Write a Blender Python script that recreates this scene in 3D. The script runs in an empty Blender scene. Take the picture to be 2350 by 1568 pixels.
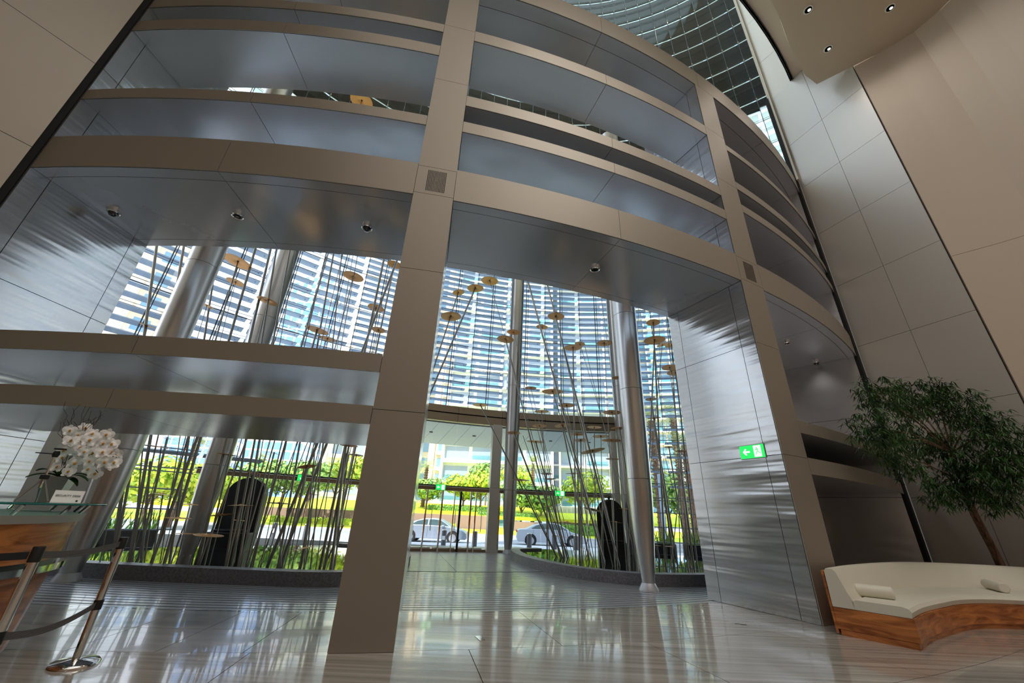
import bpy, bmesh, math, random
import numpy as np
from mathutils import Vector, Matrix, Euler, Quaternion
PI = math.pi
random.seed(7)
SC = bpy.context.scene
COL = SC.collection

# ------------------------------------------------------------------ camera
EYE = 1.4
F = 891.0; CX, CY = 1175.0, 784.0
_up = np.array([85., -2003., F]); _up /= np.linalg.norm(_up)
_fw = np.array([0, 0, 1.]); _fy = _fw - _up * _fw.dot(_up); _fy /= np.linalg.norm(_fy)
_fx = np.cross(_fy, _up)
if _fx[0] < 0: _fx = -_fx
RM = np.array([_fx, _fy, _up])
cd = bpy.data.cameras.new('camera'); cam = bpy.data.objects.new('camera', cd); COL.objects.link(cam)
cam.matrix_world = Matrix(((RM[0][0], -RM[0][1], -RM[0][2], 0), (RM[1][0], -RM[1][1], -RM[1][2], 0),
                           (RM[2][0], -RM[2][1], -RM[2][2], EYE), (0, 0, 0, 1)))
cd.sensor_fit = 'HORIZONTAL'; cd.sensor_width = 36; cd.lens = F / 2350 * 36; cd.clip_start = .05; cd.clip_end = 600
SC.camera = cam
# ------------------------------------------------------------------ view, sky, sun, room lamps and added fill
SC.view_settings.view_transform = 'Standard'
try: SC.view_settings.look = 'None'
except Exception: pass
SC.view_settings.gamma = 1; SC.view_settings.use_curve_mapping = False
SC.view_settings.exposure = 0.0
W = bpy.data.worlds.new('sky'); SC.world = W; W.use_nodes = True
nt = W.node_tree; nt.nodes.clear()
tc = nt.nodes.new('ShaderNodeTexCoord'); sx = nt.nodes.new('ShaderNodeSeparateXYZ'); rp = nt.nodes.new('ShaderNodeValToRGB')
rp.color_ramp.elements[0].position = 0.0; rp.color_ramp.elements[0].color = (0.95, 0.97, 1.0, 1)
rp.color_ramp.elements[1].position = 0.75; rp.color_ramp.elements[1].color = (0.55, 0.74, 1.0, 1)
bg = nt.nodes.new('ShaderNodeBackground'); bg.inputs['Strength'].default_value = 2.6
wo = nt.nodes.new('ShaderNodeOutputWorld')
nt.links.new(tc.outputs['Generated'], sx.inputs[0]); nt.links.new(sx.outputs['Z'], rp.inputs[0])
nt.links.new(rp.outputs[0], bg.inputs['Color']); nt.links.new(bg.outputs[0], wo.inputs['Surface'])
def light(name, kind, loc, energy, color=(1, 1, 1), size=1, sizey=None, rot=(0, 0, 0)):
    l = bpy.data.lights.new(name, kind); l.energy = energy; l.color = color
    if kind == 'AREA':
        l.size = size
        if sizey: l.shape = 'RECTANGLE'; l.size_y = sizey
    if kind == 'SUN': l.angle = math.radians(.6)
    o = bpy.data.objects.new(name, l); o.location = loc; o.rotation_euler = rot; COL.objects.link(o); return o
light('sun', 'SUN', (0, -20, 60), 7.5, (1, .95, .86), rot=(math.radians(40), 0, math.radians(-28)))
hl = light('hall_fill', 'AREA', (4, -5.5, 16.4), 720, (1, .94, .88), 18, 16); hl.data.spread = math.radians(150)  # added broad fill under the ceiling, evens out the hall; no such fitting
hl = light('hall_fill', 'AREA', (5, 1, 16.2), 330, (1, .94, .88), 7, 3); hl.data.spread = math.radians(165)  # second added fill, brightens the right wall and sofa side
for _p in ((9.07, 6.92), (11.58, 6.78), (10.54, 8.01)):
    _s = light('downlight_beam', 'SPOT', (_p[0], _p[1], 16.5), 120, (1, .93, .86)); _s.data.spot_size = math.radians(140); _s.data.spot_blend = 1; _s.data.shadow_soft_size = .3
for _p in ((8.02, 10.24), (9.0, 11.1), (9.88, 11.62)):
    _s = light('niche_beam', 'SPOT', (_p[0], _p[1], 6.2), 40, (1, .95, .9)); _s.data.spot_size = math.radians(110); _s.data.spot_blend = 1; _s.data.shadow_soft_size = .25

# ------------------------------------------------------------------ helpers
def ray(x, y): return RM @ np.array([(x - CX) / F, (y - CY) / F, 1.])
def gnd(x, y, z=0.):
    d = ray(x, y); t = (z - EYE) / d[2]; return Vector((d[0] * t, d[1] * t, z))
def atY(x, y, Y):
    d = ray(x, y); t = Y / d[1]; return Vector((d[0] * t, Y, EYE + d[2] * t))
def hgt(x, y, px, py):
    d = ray(x, y); t = math.hypot(px, py) / math.hypot(d[0], d[1]); return EYE + d[2] * t
def srgb(r, g, b):
    f = lambda c: (c / 12.92 if c <= .04045 else ((c + .055) / 1.055) ** 2.4)
    return (f(r / 255), f(g / 255), f(b / 255), 1)

MATS = {}
def mat(name, color=(.5, .5, .5, 1), rough=.5, metal=0., bump=None, ramp=None, emit=None, spec=None, coat=0, aniso=None):
    """bump=(scale xyz, strength, detail); ramp=(scale xyz, colourA, colourB, detail, distortion)"""
    if name in MATS: return MATS[name]
    m = bpy.data.materials.new(name); m.use_nodes = True; n = m.node_tree.nodes; l = m.node_tree.links
    b = n['Principled BSDF']; b.inputs['Base Color'].default_value = color
    b.inputs['Roughness'].default_value = rough; b.inputs['Metallic'].default_value = metal
    if spec is not None: b.inputs['Specular IOR Level'].default_value = spec
    if coat: b.inputs['Coat Weight'].default_value = coat; b.inputs['Coat Roughness'].default_value = .03
    if aniso: b.inputs['Anisotropic'].default_value = aniso
    def coords(sc):
        t = n.new('ShaderNodeNewGeometry'); mp = n.new('ShaderNodeMapping'); mp.inputs['Scale'].default_value = sc
        l.new(t.outputs['Position'], mp.inputs[0]); return mp
    if ramp:
        mp = coords(ramp[0]); ns = n.new('ShaderNodeTexNoise'); ns.inputs['Scale'].default_value = 1
        ns.inputs['Detail'].default_value = ramp[3]; ns.inputs['Distortion'].default_value = ramp[4] if len(ramp) > 4 else 0
        r = n.new('ShaderNodeValToRGB'); r.color_ramp.elements[0].position = .35; r.color_ramp.elements[1].position = .65
        r.color_ramp.elements[0].color = ramp[1]; r.color_ramp.elements[1].color = ramp[2]
        l.new(mp.outputs[0], ns.inputs['Vector']); l.new(ns.outputs[0], r.inputs[0]); l.new(r.outputs[0], b.inputs['Base Color'])
    if bump:
        mp = coords(bump[0]); ns = n.new('ShaderNodeTexNoise'); ns.inputs['Scale'].default_value = 1; ns.inputs['Detail'].default_value = bump[2]
        bp = n.new('ShaderNodeBump'); bp.inputs['Strength'].default_value = bump[1]; bp.inputs['Distance'].default_value = bump[3] if len(bump) > 3 else .05
        l.new(mp.outputs[0], ns.inputs['Vector']); l.new(ns.outputs[0], bp.inputs['Height']); l.new(bp.outputs[0], b.inputs['Normal'])
    if emit:
        b.inputs['Emission Color'].default_value = emit[0]; b.inputs['Emission Strength'].default_value = emit[1]
    MATS[name] = m; return m
def glassmat(name, tint, refl=.07, rough=0.0):
    if name in MATS: return MATS[name]
    m = bpy.data.materials.new(name); m.use_nodes = True; n = m.node_tree.nodes; l = m.node_tree.links; n.clear()
    t = n.new('ShaderNodeBsdfTransparent'); t.inputs[0].default_value = tint
    g = n.new('ShaderNodeBsdfGlossy'); g.inputs['Roughness'].default_value = rough; g.inputs[0].default_value = (1, 1, 1, 1)
    fr = n.new('ShaderNodeFresnel'); fr.inputs[0].default_value = 1.35
    mx = n.new('ShaderNodeMixShader'); o = n.new('ShaderNodeOutputMaterial')
    l.new(fr.outputs[0], mx.inputs[0]); l.new(t.outputs[0], mx.inputs[1]); l.new(g.outputs[0], mx.inputs[2]); l.new(mx.outputs[0], o.inputs[0])
    MATS[name] = m; return m
def frostmat(name, c):
    m = bpy.data.materials.new(name); m.use_nodes = True; n = m.node_tree.nodes; l = m.node_tree.links; n.clear()
    t = n.new('ShaderNodeBsdfTranslucent'); t.inputs[0].default_value = c
    d = n.new('ShaderNodeBsdfDiffuse'); d.inputs[0].default_value = c
    mx = n.new('ShaderNodeMixShader'); mx.inputs[0].default_value = .2; o = n.new('ShaderNodeOutputMaterial')
    l.new(t.outputs[0], mx.inputs[1]); l.new(d.outputs[0], mx.inputs[2]); l.new(mx.outputs[0], o.inputs[0]); MATS[name] = m; return m

STEEL = mat('brushed_steel', (.62, .62, .64, 1), .26, .8, bump=((.55, .55, 1.5), .5, 2, .06))
STEELF = mat('satin_steel', (.62, .585, .54, 1), .42, .4, bump=((.5, .5, .7), .12, 1, .05))
FRONT = mat('steel_tan_reflection', (.36, .325, .275, 1), .5, .6, bump=((.5, .5, .7), .12, 1, .05))  # same steel, with the hall's tan reflection and dimmer tone put into the colour
JAMB = mat('rippled_steel', (.58, .58, .58, 1), .2, .86, bump=((.35, .35, 4.2), .5, 2, .05))
SOFF = mat('soffit_steel', (.78, .80, .86, 1), .17, .72, bump=((1.6, 1.6, 1.6), .12, 2, .05))  # same steel, with bluish sky light on the undersides put into the colour
STEELC = mat('column_steel', (.62, .61, .60, 1), .3, 1)
CHROME = mat('polished_steel', (.80, .79, .78, 1), .08, 1)
DARKM = mat('dark_metal', (.02, .02, .022, 1), .45, .3)
BLACK = mat('black_gap', (.006, .006, .006, 1), .8)
BRONZE = mat('bronze_panel', srgb(150, 134, 112), .3, 1, bump=((.8, .8, .8), .25, 2, .05))
PLASTER = mat('beige_plaster', srgb(204, 188, 170), .7)
CEILM = mat('beige_ceiling', srgb(206, 188, 168), .75)
TRAV = mat('travertine', (.4, .36, .3, 1), .13, 0, ramp=((.35, 14, 6), srgb(144, 138, 129), srgb(182, 176, 167), 5, .3), coat=.35,
           bump=((.5, 9, 3), .1, 3, .01))
DARKS = mat('dark_stone', (.06, .06, .07, 1), .2, 0, ramp=((1.2, 5, 1), srgb(150, 150, 154), srgb(176, 174, 172), 4), coat=.35)
CURBM = mat('granite_curb', srgb(120, 116, 120), .45, ramp=((30, 30, 30), srgb(108, 104, 108), srgb(134, 130, 134), 2))
GRATE = mat('grate_metal', (.40, .40, .41, 1), .3, .35, coat=.25)
WATER = mat('pool_water', (.015, .02, .02, 1), .015, 0, bump=((2.2, 5, 1), .02, 2, .02), spec=1.0)
POOLB = mat('pool_bottom', (.03, .035, .035, 1), .6)
BRASS = mat('brass_disc', srgb(230, 166, 88), .42, .3)
ROD = mat('rod_steel', (.34, .33, .31, 1), .3, .85)
GLASS = glassmat('clear_glass', (.97, .99, .985, 1))
GLASSG = glassmat('greenish_glass', (.72, .93, .90, 1), .1)
FROST = frostmat('frosted_blade', (.86, .93, .91, 1))
SLATM = mat('louvre_slat', srgb(165, 184, 208), .45, .2)
WOOD = mat('veneer_wood', (.4, .2, .08, 1), .32, 0, ramp=((1.4, 1.4, 9), srgb(142, 78, 36), srgb(216, 138, 76), 6, 1.6), coat=.15)
WOODP = mat('wood_wall_band', srgb(196, 112, 40), .45)
DARKW = mat('dark_wall_band', srgb(92, 52, 36), .5)
LEATH = mat('cream_leather', srgb(226, 222, 206), .5, 0, bump=((6, 6, 6), .06, 3, .02))
WHITE = mat('white_paint', srgb(236, 236, 234), .5)
PETAL = mat('white_petal', srgb(252, 250, 250), .5)
YEL = mat('yellow_lip', srgb(214, 150, 40), .5)
LEAFD = mat('dark_leaf', srgb(40, 78, 34), .45, ramp=((3, 3, 3), srgb(28, 62, 26), srgb(66, 108, 44), 2))
BARK = mat('bark', srgb(122, 92, 74), .8, ramp=((20, 20, 3), srgb(84, 60, 48), srgb(150, 120, 98), 4))
GREEN = mat('green_sign', (0, .35, .05, 1), .4, emit=((.01, .55, .08, 1), 1.6))
SIGNW = mat('lit_white', (1, 1, 1, 1), .4, emit=((.9, 1, .92, 1), 1.6))
BELT = mat('grey_belt', srgb(96, 92, 92), .7, bump=((2, 2, 160), .3, 0, .01))
BELTB = mat('black_belt', (.01, .011, .016, 1), .6)

def setp(o, label=None, cat=None, group=None, kind=None):
    if label: o['label'] = label
    if cat: o['category'] = cat
    if group: o['group'] = group
    if kind: o['kind'] = kind
    return o
def link(o, parent=None):
    COL.objects.link(o)
    if parent: o.parent = parent
    return o
def empty(name, loc=(0, 0, 0), rz=0, **k):
    o = bpy.data.objects.new(name, None); o.location = loc; o.rotation_euler = (0, 0, rz); o.empty_display_size = .1
    link(o); return setp(o, **k)
class MB:
    def __init__(s): s.v = []; s.f = []; s.mi = []
    def add(s, vs, fs, mi=0):
        o = len(s.v); s.v += [tuple(v) for v in vs]; s.f += [tuple(i + o for i in f) for f in fs]; s.mi += [mi] * len(fs); return s
    def box(s, c, d, rz=0, mi=0, M=None):
        hx, hy, hz = d[0] / 2, d[1] / 2, d[2] / 2
        vs = [Vector((x, y, z)) for x in (-hx, hx) for y in (-hy, hy) for z in (-hz, hz)]
        R = M if M else Matrix.Rotation(rz, 3, 'Z')
        vs = [R @ v + Vector(c) for v in vs]
        return s.add(vs, [(0, 1, 3, 2), (4, 6, 7, 5), (0, 4, 5, 1), (2, 3, 7, 6), (0, 2, 6, 4), (1, 5, 7, 3)], mi)
    def prism(s, poly, z0, z1, mi=0):
        n = len(poly)
        a = sum(poly[i][0] * poly[(i + 1) % n][1] - poly[(i + 1) % n][0] * poly[i][1] for i in range(n))
        if a < 0: poly = poly[::-1]
        vs = [(p[0], p[1], z0) for p in poly] + [(p[0], p[1], z1) for p in poly]
        return s.add(vs, [tuple(range(n))[::-1], tuple(range(n, 2 * n))] + [(i, (i + 1) % n, n + (i + 1) % n, n + i) for i in range(n)], mi)
    def tube(s, pts, r, n=8, mi=0, cap=True):
        pts = [Vector(p) for p in pts]; rs = r if isinstance(r, (list, tuple)) else [r] * len(pts); vs = []
        for i, p in enumerate(pts):
            t = (pts[min(i + 1, len(pts) - 1)] - pts[max(i - 1, 0)]).normalized()
            a = Vector((0, 0, 1)) if abs(t.z) < .9 else Vector((1, 0, 0))
            u = t.cross(a).normalized(); w = t.cross(u)
            vs += [p + (u * math.cos(2 * PI * k / n) + w * math.sin(2 * PI * k / n)) * rs[i] for k in range(n)]
        fs = [(i * n + k, i * n + (k + 1) % n, (i + 1) * n + (k + 1) % n, (i + 1) * n + k) for i in range(len(pts) - 1) for k in range(n)]
        if cap: fs += [tuple(range(n)), tuple(range((len(pts) - 1) * n, len(pts) * n))[::-1]]
        return s.add(vs, fs, mi)
    def lathe(s, prof, n=24, c=(0, 0, 0), mi=0, M=None):
        vs = []; fs = []
        for r, z in prof:
            for k in range(n):
                v = Vector((r * math.cos(2 * PI * k / n), r * math.sin(2 * PI * k / n), z))
                if M: v = M @ v
                vs.append(v + Vector(c))
        for i in range(len(prof) - 1):
            for k in range(n): fs.append((i * n + k, i * n + (k + 1) % n, (i + 1) * n + (k + 1) % n, (i + 1) * n + k))
        fs += [tuple(range(n))[::-1], tuple(range((len(prof) - 1) * n, len(prof) * n))]
        return s.add(vs, fs, mi)
    def mesh(s, name, mats, smooth=False, bevel=0):
        me = bpy.data.meshes.new(name); me.from_pydata([tuple(v) for v in s.v], [], s.f)
        for m in (mats if isinstance(mats, list) else [mats]): me.materials.append(m)
        if any(s.mi): me.polygons.foreach_set('material_index', s.mi)
        bm = bmesh.new(); bm.from_mesh(me); bmesh.ops.recalc_face_normals(bm, faces=bm.faces)
        if bevel: bmesh.ops.bevel(bm, geom=bm.edges[:], offset=bevel, segments=2, affect='EDGES', profile=.5)
        bm.to_mesh(me); bm.free()
        if smooth:
            me.polygons.foreach_set('use_smooth', [True] * len(me.polygons))
            try: me.set_sharp_from_angle(angle=math.radians(40))
            except Exception: pass
        return me
    def obj(s, name, mats, parent=None, smooth=False, bevel=0, loc=None, **k):
        o = bpy.data.objects.new(name, s.mesh(name, mats, smooth, bevel))
        if loc is not None: o.location = loc
        link(o, parent); return setp(o, **k)

# ------------------------------------------------------------------ plan geometry
PC = Vector((-5.815, 29.478)); RF, RB = 24.77, 22.70          # curved portal wall: centre, front and back radius
FC = Vector((2.9, -.2)); FR = 17.8                             # curved glass front
def P(R, a, z=0.): a = math.radians(a); return Vector((PC.x + R * math.sin(a), PC.y - R * math.cos(a), z))
def Q(R, a, z=0.): a = math.radians(a); return Vector((FC.x + R * math.sin(a), FC.y + R * math.cos(a), z))
def arc_box(mb, fn, r0, r1, a0, a1, z0, z1, step=1.2, mi=0):
    n = max(1, int(math.ceil(abs(a1 - a0) / step))); vs = []
    for i in range(n + 1):
        a = a0 + (a1 - a0) * i / n
        vs += [fn(r0, a, z0), fn(r1, a, z0), fn(r1, a, z1), fn(r0, a, z1)]
    fs = []
    for i in range(n):
        b = i * 4
        for k in range(4): fs.append((b + k, b + (k + 1) % 4, b + 4 + (k + 1) % 4, b + 4 + k))
    fs += [(0, 1, 2, 3), (n * 4, n * 4 + 3, n * 4 + 2, n * 4 + 1)]
    return mb.add(vs, fs, mi)
def deg(m, R): return math.degrees(m / R)

# ------------------------------------------------------------------ floor
g = .004
sub = MB(); sub.box((2, 2, -.09), (44, 36, .1)); MB().box((1.2, -6.3, -.055), (26, 17, .1)).obj('hall_slab', TRAV, None, kind='structure')
floor = sub.obj('floor', BLACK, kind='structure')
EDGE = 22.97
def floor_clip(pts): return all(-16 < p.x < 17.5 and p.y > -15 for p in pts)
nt_ = 0
aw = 5.2
for ri in range(13):
    r0 = EDGE + ri * 1.75; r1 = r0 + 1.75
    for k in range(-6, 15):
        a0 = 10.2 + (k - .5 * (ri % 2)) * aw; a1 = a0 + aw
        if ri == 0 and a1 < 9.5: continue
        if ri == 0: a0 = max(a0, 9.4)
        c = [P(r0, a0), P(r0, a1), P(r1, a0), P(r1, a1)]
        mid = P((r0 + r1) / 2, (a0 + a1) / 2)
        if not (-11 < mid.x < 15.5 and mid.y > 1.2): continue
        if nt_ >= 290: continue
        mb = MB(); arc_box(mb, P, r0 + g, r1 - g, a0 + deg(g, r0), a1 - deg(g, r0), -.04, 0, 2.7)
        mb.obj('floor_tile', TRAV, floor); nt_ += 1
# dark stone threshold between the left piers, then the walk inside the vestibule
for k in range(9):
    a0 = -8 + k * 1.93; 
    for r0, r1 in ((EDGE, EDGE + .9), (EDGE + .9, 24.72)):
        mb = MB(); arc_box(mb, P, r0 + g, r1 - g, a0 + .01, a0 + 1.93 - .01, -.04, 0, 2.7); mb.obj('stone_tile', DARKS, floor)
r = EDGE - .03
while r > 18.75:
    mb = MB(); arc_box(mb, P, r - .125, r, -14, 41, -.03, 0, 3.5); mb.obj('grate_bar', GRATE, floor); r -= .165
mb = MB(); arc_box(mb, P, EDGE - .02, EDGE + .0, -8, 41, -.03, .001, 3)
mb.obj('edge_strip', CHROME, floor)
for k in range(7):
    for j in range(3):
        mb = MB(); r1 = 18.58 - j * 2.6
        arc_box(mb, P, max(r1 - 2.59, 10.6), r1, -2 + k * 5.5 + .02, -2 + (k + 1) * 5.5 - .02, -.04, 0, 3); mb.obj('stone_slab', mat('walk_stone', (.3, .3, .3, 1), .34, 0, ramp=((1.2, 5, 1), srgb(140, 140, 144), srgb(160, 158, 158), 4), coat=.12), floor)
bx = MB(); bx.box((0, 0, 0), (.075, .2, .004)).box((.01, -.05, .003), (.03, .05, .004))
o = bx.obj('floor_socket', CHROME, None, loc=gnd(1102, 1465, .003), label='small metal floor socket cover set in the travertine by the centre pier', cat='floor socket'); o.rotation_euler.z = .4
for (x, y) in ((1700, 1433), (1640, 1380)):
    m2 = MB(); m2.box((0, 0, 0), (.16, .012, .003)); o = m2.obj('floor_slot', DARKM, floor, loc=gnd(x, y, .002)); o.rotation_euler.z = -.5

# ------------------------------------------------------------------ portal wall
AP = [(9.36, 10.93), (25.9, 27.72)]
A_L, A_R = -5.15, 42.0
portal = empty('wall_front', P(RF, 10), kind='structure')
portal.location = (0, 0, 0)
def panelset(segs, z0, z1, name, radial=None, m=STEELF, gap=.005):
    for a0, a1 in segs:
        rr = radial or [(RB, RF)]
        for r0, r1 in rr:
            mb = MB(); arc_box(mb, P, r0 + gap, r1 - (0 if abs(r1 - RF) < 1e-6 else gap), a0 + deg(gap, RF), a1 - deg(gap, RF), z0 + gap, z1 - gap, 1.0)
            mb.obj(name, m, portal)
def split(a0, a1, w=7.2):
    n = max(1, round((a1 - a0) / w)); return [(a0 + (a1 - a0) * i / n, a0 + (a1 - a0) * (i + 1) / n) for i in range(n)]
LB, MBY, RBY = (A_L, AP[0][0]), (AP[0][1], AP[1][0]), (AP[1][1], A_R)
beams = [(LB, 2.39, 2.63), (LB, 3.10, 3.36), (LB, 8.02, 8.27), (LB, 10.15, 10.47), (LB, 10.98, 11.25),
         (MBY, 8.03, 8.31), (MBY, 8.78, 9.07), (MBY, 10.93, 11.28),
         (RBY, 2.3, 2.6), (RBY, 3.07, 3.31), (RBY, 8.62, 8.87), (RBY, 9.4, 9.65), (RBY, 10.82, 11.02)]
for bay, z0, z1 in beams:
    rb = (23.56 if bay is LB else 23.68) if 10 < z0 < 11.2 and bay is not RBY else RB
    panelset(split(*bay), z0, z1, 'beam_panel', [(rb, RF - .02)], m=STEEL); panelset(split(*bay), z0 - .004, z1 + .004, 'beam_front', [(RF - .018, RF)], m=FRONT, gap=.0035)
    mb = MB(); arc_box(mb, P, rb + .03, RF - .03, bay[0], bay[1], z0 + .03, z1 - .03, 1.5); mb.obj('beam_core', BLACK, portal)
for bay in (LB, MBY, RBY):
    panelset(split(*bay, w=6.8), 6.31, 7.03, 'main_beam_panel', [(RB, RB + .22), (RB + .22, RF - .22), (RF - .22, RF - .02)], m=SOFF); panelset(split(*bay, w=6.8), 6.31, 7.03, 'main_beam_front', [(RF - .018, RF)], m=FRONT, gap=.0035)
    mb = MB(); arc_box(mb, P, RB + .03, RF - .03, bay[0], bay[1], 6.34, 7.0, 1.5); mb.obj('beam_core', BLACK, portal)
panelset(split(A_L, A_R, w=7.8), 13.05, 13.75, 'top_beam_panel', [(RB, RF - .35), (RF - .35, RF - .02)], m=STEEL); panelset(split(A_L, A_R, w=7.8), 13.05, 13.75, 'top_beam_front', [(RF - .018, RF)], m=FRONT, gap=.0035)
mb = MB(); arc_box(mb, P, RB + .03, RF - .03, A_L, A_R, 13.08, 13.72, 1.5); mb.obj('beam_core', BLACK, portal)
zs = [0, 2.59, 4.82, 6.36, 6.98, 9.39, 11.25, 13.05]
for pa in AP:
    for i in range(len(zs) - 1):
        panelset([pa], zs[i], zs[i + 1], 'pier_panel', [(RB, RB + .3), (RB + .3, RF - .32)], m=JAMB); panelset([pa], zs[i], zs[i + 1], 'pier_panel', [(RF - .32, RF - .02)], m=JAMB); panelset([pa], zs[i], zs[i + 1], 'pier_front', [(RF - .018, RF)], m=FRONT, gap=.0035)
    mb = MB(); arc_box(mb, P, RB + .03, RF - .03, pa[0] + .07, pa[1] - .07, .02, 13.05, 2); mb.obj('pier_core', BLACK, portal)
# perforated grilles on the two piers at main beam level
for nm, a0, a1, z0, z1, lab in (('pier_grille', 9.78, 10.55, 6.43, 6.91, 1), ('pier_grille', 26.4, 27.25, 6.43, 6.91, 2)):
    mb = MB()
    nx, nz = (14, 20)
    for i in range(nx):
        for j in range(nz):
            a = a0 + (a1 - a0) * (i + .5) / nx; z = z0 + (z1 - z0) * (j + .5) / nz
            c = P(RF + .0015, a, z); mb.box(c, (.012, .003, .015), math.radians(a))
    mb.obj(nm, BLACK, portal, kind='stuff')
# left return wall, niche at right
def vwall(mb, p0, p1, z0, z1, th=.12, mi=0, nrm=1):
    d = Vector((p1[0] - p0[0], p1[1] - p0[1])); n = Vector((-d.y, d.x)).normalized() * th * nrm
    return mb.prism([(p0[0], p0[1]), (p1[0], p1[1]), (p1[0] + n.x, p1[1] + n.y), (p0[0] + n.x, p0[1] + n.y)], z0, z1, mi)
def panelwall(parent, p0, p1, zlist, ncol, m, nrm=1, gap=.005, name='wall_panel', core=True):
    p0 = Vector(p0[:2]); p1 = Vector(p1[:2]); L = (p1 - p0).length; u = (p1 - p0) / L
    for i in range(ncol):
        a = p0 + u * (L * i / ncol + gap); b = p0 + u * (L * (i + 1) / ncol - gap)
        for j in range(len(zlist) - 1):
            mb = MB(); vwall(mb, a, b, zlist[j] + gap, zlist[j + 1] - gap, .05, nrm=nrm); mb.obj(name, m, parent)
    if core:
        n = Vector((-u.y, u.x)) * nrm * .03
        mb = MB(); vwall(mb, p0 + n, p1 + n, zlist[0], zlist[-1], .05, nrm=nrm); mb.obj('wall_core', BLACK, parent)
zr = [0, 2.22, 4.44, 6.66, 8.88, 11.1, 13.32, 15.54, 18.5]
wl = empty('wall_left', kind='structure')
jl0, jl1 = P(RF, A_L), P(RB, A_L)
panelwall(wl, jl0, jl0 * .86 + jl1 * .14, zr, 1, JAMB, 1)
panelwall(wl, jl0 * .86 + jl1 * .14, jl1 * .86 + jl0 * .14, zr, 1, JAMB, 1)
panelwall(wl, jl1 * .86 + jl0 * .14, jl1, zr, 1, JAMB, 1)
sl = jl0 + Vector((-.06, -.09, 0))
mb = MB(); vwall(mb, jl0 + Vector((-.03, .06, 0)), jl0 + Vector((-.6, .35, 0)), 0, 18.6, .3, nrm=1); mb.obj('slot_core', BLACK, wl)
panelwall(wl, sl, sl + Vector((-3.18, -5.1, 0)), zr, 2, FRONT, -1)  # darker tinted steel copy tones down the fill light on this wall
panelwall(wl, sl + Vector((-3.18, -5.1, 0)), (-11.4, -14.5), zr, 5, PLASTER, -1)
mb = MB(); vwall(mb, jl1 + Vector((-.16, -.1, 0)), (-14.1, 5.8), 0, 47, .06); mb.obj('end_wall', PLASTER, wl)
wr = empty('wall_right', kind='structure')
nr = P(RB - .0, A_R); sr = P(RF, A_R)
# niche back and side
for s0, s1 in split(AP[1][1], A_R, 2.1):
    for j in range(len(zr) - 2):
        z0, z1 = zr[j], zr[j + 1]
        mb = MB(); arc_box(mb, P, RB - .08, RB - .01, s0 + .012, s1 - .012, z0 + .005, min(z1, 13.7) - .005, 1.1); mb.obj('niche_panel', mat('niche_steel', (.74, .73, .72, 1), .28, .5, bump=((.4, .4, 3), .3, 2, .05)), wr)
mb = MB(); arc_box(mb, P, RB - .2, RB - .05, AP[1][1], A_R, 0, 13.7, 2); mb.obj('wall_core', BLACK, wr)
panelwall(wr, sr, nr, zr[:-2] + [13.7], 1, STEEL, -1)
# service door in the niche
dm = MB(); arc_box(dm, P, RB + .0, RB + .04, 36.3, 38.5, .02, 2.05, 1); d1 = dm.obj('door_1', STEEL, kind='structure')
hp = P(RB + .05, 36.55, 1.02)
mb = MB(); mb.box(hp, (.09, .02, .2), math.radians(36.5)); mb.obj('handle_plate', CHROME, d1)
mb = MB(); mb.box(hp + Vector((.0, -.02, 0)), (.02, .02, .14), math.radians(36.5)); mb.obj('door_handle', DARKM, d1)
mb = MB(); arc_box(mb, P, RB + .01, RB + .1, 35.2, 38.6, 2.12, 2.17, 1); mb.obj('door_track', BLACK, wr)
# steel wall right of the slot, then plaster
s0 = Vector((10.93, 11.12)); q0 = Vector((11.87, 8.58))
panelwall(wr, s0, q0, zr, 2, STEELF, 1)
mb = MB(); vwall(mb, sr.to_2d() + Vector((.004, -.03)), s0 + Vector((-.004, .02)), 0, 18.5, .14); mb.obj('slot_core', BLACK, wr)
mb = MB(); vwall(mb, (11.05, 11.3), (16.5, 8.6), 0, 18.6, .2); mb.obj('outer_wall', PLASTER, wr)
mb = MB(); vwall(mb, (10.6, 11.3), (11.2, 11.5), 0, 13, .3); mb.obj('outer_wall', BLACK, wr)
pp = [q0 + Vector((.03, -.03)), Vector((12.5, 7.95)), Vector((12.95, 7.4)), Vector((13.18, 6.8)), Vector((13.28, 6.2)), Vector((13.4, 4.5)), Vector((13.5, -14.5))]
for j, (z0, z1) in enumerate(((0, 8.3), (8.31, 16.6))):
    for i in range(len(pp) - 1):
        mb = MB(); vwall(mb, pp[i], pp[i + 1], z0, z1, .2); mb.obj('plaster_panel', PLASTER, wr)
mb = MB(); vwall(mb, sr, (13.75, 14.15), 13.7, 47, .1, nrm=-1); mb.obj('upper_wall', STEELF, wr)
mb = MB(); vwall(mb, P(RB - .1, A_R), (13.9, 13.9), 0, 13.2, .1); mb.obj('end_wall', PLASTER, wr)
panelwall(wr, (10.93, 11.12), (11.42, 10.3), [18.5, 21, 24, 27, 30, 34, 40, 47], 1, STEELF, 1)
# back wall of the hall with its timber band
wb = empty('wall_back', kind='structure')
mb = MB(); mb.box((1, -14.5, 9.6), (28, .2, 18)); mb.obj('wall_plane', PLASTER, wb)
mb = MB(); mb.box((1, -14.3, .55), (26, .2, 1.1)); mb.obj('timber_band', WOODP, wb)
mb = MB(); mb.box((1, -14.3, 1.75), (26, .18, 1.1)); mb.obj('dark_band', DARKW, wb)
for zc_, xs in ((0.5, (-4, 3)), ):
    mb = MB(); mb.box((9, -4.0, .5), (2.5, .8, 1.0)); mb.obj('reception_counter', WOODP, None, label='long timber counter at the back of the hall behind the viewer', cat='counter')
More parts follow.
